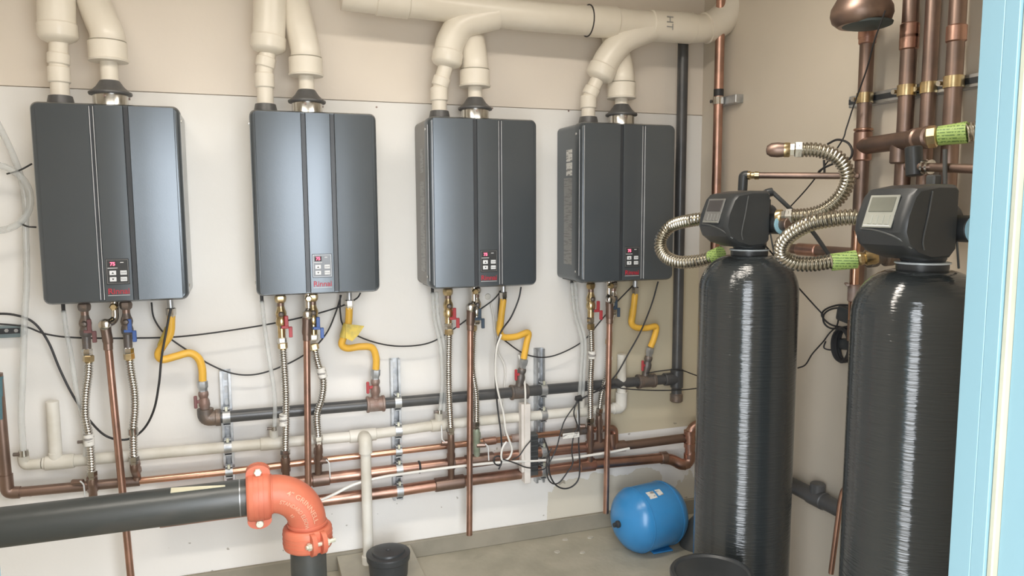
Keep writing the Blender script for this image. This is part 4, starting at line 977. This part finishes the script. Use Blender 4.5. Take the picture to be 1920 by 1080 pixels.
# ============================================================ RIGHT WALL PIPEWORK
def rpipe(label, xt, yt, xb, yb, off, r, m, cat='pipe', ztop=None):
    a_, b_ = RW(xt, yt, off), RW(xb, yb, off); y_ = (a_.y+b_.y)/2; a_.y = b_.y = y_
    if ztop: a_.z = ztop
    t = Thing('copper_riser', label, cat, None)
    t.add('pipe', cyl(b_, a_, r, 18), m)
    return t, a_, b_
ta, a_, b_ = rpipe('single copper riser in the corner with one strut clamp', 1358, 60, 1332, 500, .065, .0205, 'copper', ztop=2.5)
s_ = RW(1362, 190, .02); t = Thing('strut_channel', 'short galvanised strut clamped to the single corner riser', 'strut')
yc_ = a_.y
t.add('channel', bx(XR-.041, XR, RW(1387, 190, .02).y, yc_+.06, s_.z-.018, s_.z+.018, .002), 'galv')
cl = t.add('pipe_clamp', lathe(V((XR-.065, yc_, s_.z-.016)), (0, 0, 1), [(0, .0215), (0, .0245), (.032, .0245), (.032, .0215)], 20), 'chrome')
t.add('clamp_bolt', cyl((XR-.085, yc_+.03, s_.z), (XR-.050, yc_+.03, s_.z), .008, 8), 'chrome', cl)
t.add('rubber_band', lathe(V((XR-.065, yc_, s_.z+.020)), (0, 0, 1), [(0, .0208), (0, .022), (.03, .022), (.03, .0208)], 16), 'rubber')

tA, aA, bA = rpipe('leftmost copper riser of the group beside the door frame, with an elbow on top', 1622, 60, 1606, 640, .07, .0235, 'copperdull')
tB, aB, bB = rpipe('second copper riser of the group beside the door frame', 1703, 20, 1692, 420, .07, .0245, 'copperdull', ztop=2.4)
tC, aC, bC = rpipe('third copper riser of the group, in the shade behind the others', 1742, 20, 1735, 420, .05, .022, 'copperdull', ztop=2.4)
tD, aD, bD = rpipe('rightmost copper riser of the group, nearest the door frame', 1794, 20, 1775, 420, .07, .0245, 'copperdull', ztop=2.4)
for tt, yy, pp in ((tB, 65, aB), (tB, 45, aB), (tD, 48, aD)):
    z = RW(1700 if tt is tB else 1790, yy, .07).z
    tt.add('coupling', cyl(V((pp.x, pp.y, z)), V((pp.x, pp.y, z-.05)), .0285, 18, .004), 'copper')
zt = RW(1620, 62, .07).z
tA.add('top_elbow', tube(fillet([V((aA.x, aA.y, zt-.02)), V((aA.x, aA.y, zt+.045)), V((aA.x-.10, aA.y-.02, zt+.05))], .04), .030, 18), 'copper')
tA.add('coupling', cyl(V((aA.x, aA.y, zt-.04)), V((aA.x, aA.y, zt-.005)), .028, 18, .003), 'copper')
# round black-faced copper drum end above it
pc = P(1615, 40, X=XR-.20)
t = Thing('pipe_bowl', 'copper elbow with a dark round underside at the top above the leftmost riser', 'pipe fitting')
t.add('rim', lathe(V((pc.x, pc.y, pc.z+.02)), (0, 0, 1), [(-.035, .070), (-.02, .088), (0, .094), (.02, .092), (.06, .07)], 32), 'copperdull')
t.add('dark_face', lathe(V((pc.x+.012, pc.y-.012, pc.z-.008)), (0, 0, -1), [(0, .076), (.007, .074), (.012, .060), (.014, .01)], 32), 'insul')
# long strut with clamps
za, zb = RW(1600, 191, .02), RW(1842, 152, .02)
t = Thing('strut_channel', 'long galvanised strut on the right wall carrying the group of copper risers', 'strut')
zz = (za.z+zb.z)/2
t.add('channel', bx(XR-.041, XR-.001, zb.y-.05, za.y, zz-.02, zz+.02, .002), 'galv')
t.add('slot_line', bx(XR-.0425, XR-.040, zb.y-.05, za.y-.002, zz-.009, zz+.009), 'heater_dark')
for pp, r_ in ((aA, .0235), (aB, .0245), (aC, .022), (aD, .0245)):
    cl = t.add('pipe_clamp', lathe(V((pp.x, pp.y, zz-.017)), (0, 0, 1), [(0, r_+.001), (0, r_+.004), (.034, r_+.004), (.034, r_+.001)], 20), 'brass')
    t.add('clamp_bolt', cyl((pp.x-.020, pp.y+r_+.012, zz), (pp.x+.02, pp.y+r_+.012, zz), .008, 8), 'chrome', cl)
# horizontal branch
t = Thing('copper_branch', 'thick horizontal copper branch from the leftmost riser towards the lime sleeve', 'pipe')
a, b = P(1612, 275, X=XR-.07), P(1745, 258, X=1.90)
a = V((aA.x, aA.y, RW(1610, 275, .07).z)); b = V((1.91, P(1735, 258, X=1.91).y, P(1735, 258, X=1.91).z))
t.add('pipe', cyl(a, b, .0285, 20), 'copperdull')
t.add('tee', cyl(a+V((0, 0, .05)), a-V((0, 0, .05)), .030, 18, .004), 'copper')
t.add('tee_collar', cyl(a+V((0, 0, .06)), a+V((0, 0, .052)), .032, 18, .003), 'copperbright')
d = (b-a).normalized()
t.add('reducer', lathe(b-d*.06, d, [(0, .029), (.01, .033), (.03, .033), (.036, .028), (.05, .027), (.055, .033), (.085, .034), (.09, .028)], 20), 'copperdull')
t.add('down_tee', cyl(a.lerp(b, .62), a.lerp(b, .62)-V((0, 0, .07)), .026, 16, .004), 'copperdull')
# drain line from left head
t = Thing('drain_line', 'thin horizontal copper line from the elbow on the left valve head', 'pipe')
a, b = P(1412, 328, X=1.70), P(1615, 330, X=1.99)
a = P(1418, 329, X=1.74); b = P(1610, 330, X=1.98)
t.add('pipe', cyl(a, b, .0115, 14), 'copperdull')
d = (b-a).normalized()
t.add('brass_nut', lathe(a-d*.035, d, [(0, .012), (.002, .015), (.014, .016), (.018, .012), (.028, .012), (.030, .015), (.045, .014)], 12), 'brass')
e = a-d*.045
t.add('elbow', tube(fillet([a-d*.03, e, e-V((.002, 0, .055))], .012), .017, 12), 'plastic')
# drain elbow and black tube across
t = Thing('drain_hose', 'black plastic elbow and hose running diagonally down from the left valve head', 'hose')
w = [P(1428, 392, X=1.69), P(1436, 362, X=1.68), P(1448, 360, X=1.70), P(1480, 390, X=1.76), P(1520, 430, X=1.86), P(1556, 480, X=1.95)]
t.add('elbow', tube(fillet(w[:3], .02), .015, 14), 'plastic')
t.add('hose', tube(smooth(w[2:], 6), .0075, 10), 'plastic_grey')
# rest of low pipework behind the heads
t = Thing('copper_branch', 'low copper branch with ribbed coupling behind the looping hose', 'pipe')
a, b = P(1478, 472, X=XR-.07), P(1606, 468, X=XR-.07)
b.z = a.z = (a.z+b.z)/2
t.add('pipe', cyl(a, b, .019, 16), 'copperdull'); t.add('coupling', cyl(a.lerp(b, .16), a.lerp(b, .46), .0235, 16, .003), 'copper'); t.add('end_cap', cyl(a-(b-a).normalized()*.03, a+(b-a)*.02, .023, 16, .004), 'plastic')
t = Thing('copper_branch', 'short copper stub and ball valve behind the shoulder of the right black tank', 'pipe')
a = P(1603, 500, X=1.93); b = P(1600, 600, X=1.93); b.x, b.y = a.x, a.y
t.add('pipe', cyl(b, V((a.x, a.y, P(1600, 432, X=1.93).z)), .014, 14), 'copperbright')
t.add('valve_lever', box(P(1588, 533, X=1.90), (.06, .012, .008), Matrix.Rotation(.9, 3, 'Z'), .002), 'rustfit')
t.add('valve_body', cyl(a-V((0, 0, .06)), a-V((0, 0, .12)), .02, 14, .004), 'rustfit')
t = Thing('pipe_union', 'dark union and elbow joining the lime sleeve hose behind the right tank', 'pipe fitting')
a = w2[-1]; q = PX(1625, 484, 1.79); q2 = PX(1665, 480, 1.86)
t.add('union', lathe(q, q2-q, [(0, .022), (.004, .030), (.03, .030), (.035, .022), (.055, .022), (.06, .031), (.085, .031), (.09, .022)], 18), 'fitiron')
t.add('elbow', tube(fillet([q2, PX(1690, 478, 1.92), PX(1690, 420, 1.92)], .03), .024, 16), 'copperdull')
# pipes above the right head
t = Thing('pipe_assembly', 'dark pipe cross with rings above the right valve head', 'pipe fitting')
t.add('vertical_pipe', cyl(PX(1715, 330, 1.84), PX(1713, 275, 1.84), .024, 16, .003), 'plastic')
t.add('cross_pipe', cyl(PX(1700, 312, 1.84), PX(1860, 318, 1.84), .013, 14), 'copperdull')
t.add('ring', cyl(PX(1733, 313, 1.84), PX(1737, 313, 1.84), .021, 16), 'chrome'); t.add('ring', cyl(PX(1742, 313, 1.84), PX(1746, 313, 1.84), .021, 16), 'chrome')
t.add('gauge_box', box(PX(1750, 345, 1.80), (.03, .03, .05), None, .004), 'plastic_grey')
t.add('stem', cyl(PX(1772, 400, 1.82), PX(1772, 280, 1.82), .006, 10), 'plastic_grey')
t.add('knob', cyl(PX(1772, 362, 1.82), PX(1772, 350, 1.82), .024, 16, .004), 'plastic_grey')
t = Thing('transformer', 'black coiled cable hanging on the right wall between the black tanks', 'cable coil')
base = RW(1592, 640, .03)
for k in range(6):
    lp = []
    for j in range(25):
        an = math.tau*j/24; lp.append(base+V((-.01-.006*k, math.cos(an)*(.035+.003*(k % 3)), math.sin(an)*(.062-.004*(k % 2))-.012)))
    t.add('coil_turn', tube(lp, .0045, 8, cap=False), 'rubber')
single('power_adapter', box(RW(1592, 590, .04), (.06, .07, .055), Matrix.Rotation(.15, 3, 'X'), .010, seg=2), 'plastic', 'upper black power adapter on the right wall between the black tanks', 'power adapter')
single('power_adapter', box(RW(1590, 645, .03), (.05, .055, .04), Matrix.Rotation(-.1, 3, 'X'), .008, seg=2), 'plastic', 'lower black power adapter inside the hanging cable coil', 'power adapter')
def rcable(label, pts, off=.04, r=.0035):
    w = [P(p[0], p[1], X=(p[2] if len(p) > 2 else XR-off)) for p in pts]
    return single('cable', tube(smooth(w, 7), r, 8), 'rubber', label, 'cable')
rcable('black cable loop beside the upper power adapter', [(1600, 573), (1572, 572), (1548, 580), (1541, 592), (1555, 607), (1575, 613), (1595, 614)], .05)
rcable('second black cable loop beside the upper power adapter', [(1596, 580), (1565, 578), (1546, 588), (1545, 605), (1560, 616), (1590, 612)], .06)
rcable('thin black cable hanging from the coil to the left black tank edge', [(1572, 600), (1568, 612), (1555, 625), (1544, 640), (1535, 650), (1522, 665), (1510, 684), (1496, 690)], .05, .0028)
rcable('thin black cable in a short hook beside the lower adapter', [(1548, 640), (1545, 652), (1556, 656), (1566, 654)], .05, .0028)
rcable('thin dark cable running diagonally from the left tank head down to the adapters', [(1400, 420, 1.56), (1425, 450, 1.60), (1450, 478, 1.70), (1485, 525, 1.85), (1520, 565, 1.95), (1545, 592, 2.0)], .05, .0028)
rcable('thin dark cable hanging from the top in front of the leftmost riser', [(1660, 20, 1.85), (1640, 75, 1.87), (1625, 130, 1.9), (1600, 200, 1.93), (1587, 240, 1.93), (1575, 270, 1.92), (1520, 345, 1.93), (1475, 395, 1.93)], .05, .0026)
rcable('small black cable loop resting on the upper corrugated hose', [(1552, 270), (1570, 262), (1590, 268), (1598, 285), (1590, 300), (1560, 308), (1540, 318), (1535, 325), (1545, 326), (1545, 300)], .15, .004)
t = Thing('waste_pipe', 'grey plastic waste pipe low on the right wall between the black tanks', 'pipe')
a, b = RW(1440, 888, .05), RW(1640, 985, .05); z = (RW(1500, 920, .05).z+RW(1590, 960, .05).z)/2; a.z = b.z = z
t.add('pipe', cyl(a, b, .030, 18), 'conefunnel')
q = RW(1533, 920, .05); t.add('tee_branch', cyl(V((q.x, q.y, z)), V((q.x, q.y, z+.06)), .028, 18, .004), 'conefunnel'); t.add('tee', cyl(V((q.x, q.y+.04, z)), V((q.x, q.y-.04, z)), .034, 18, .003), 'conefunnel')
t = Thing('copper_hook', 'thin copper tube hooked over beside the right black tank', 'pipe')
t.add('tube', tube(fillet([P(1610, 915, X=1.72), P(1582, 914, X=1.72), P(1576, 940, X=1.72), P(1558, 1075, X=1.72)], .04), .0085, 12), 'copper')
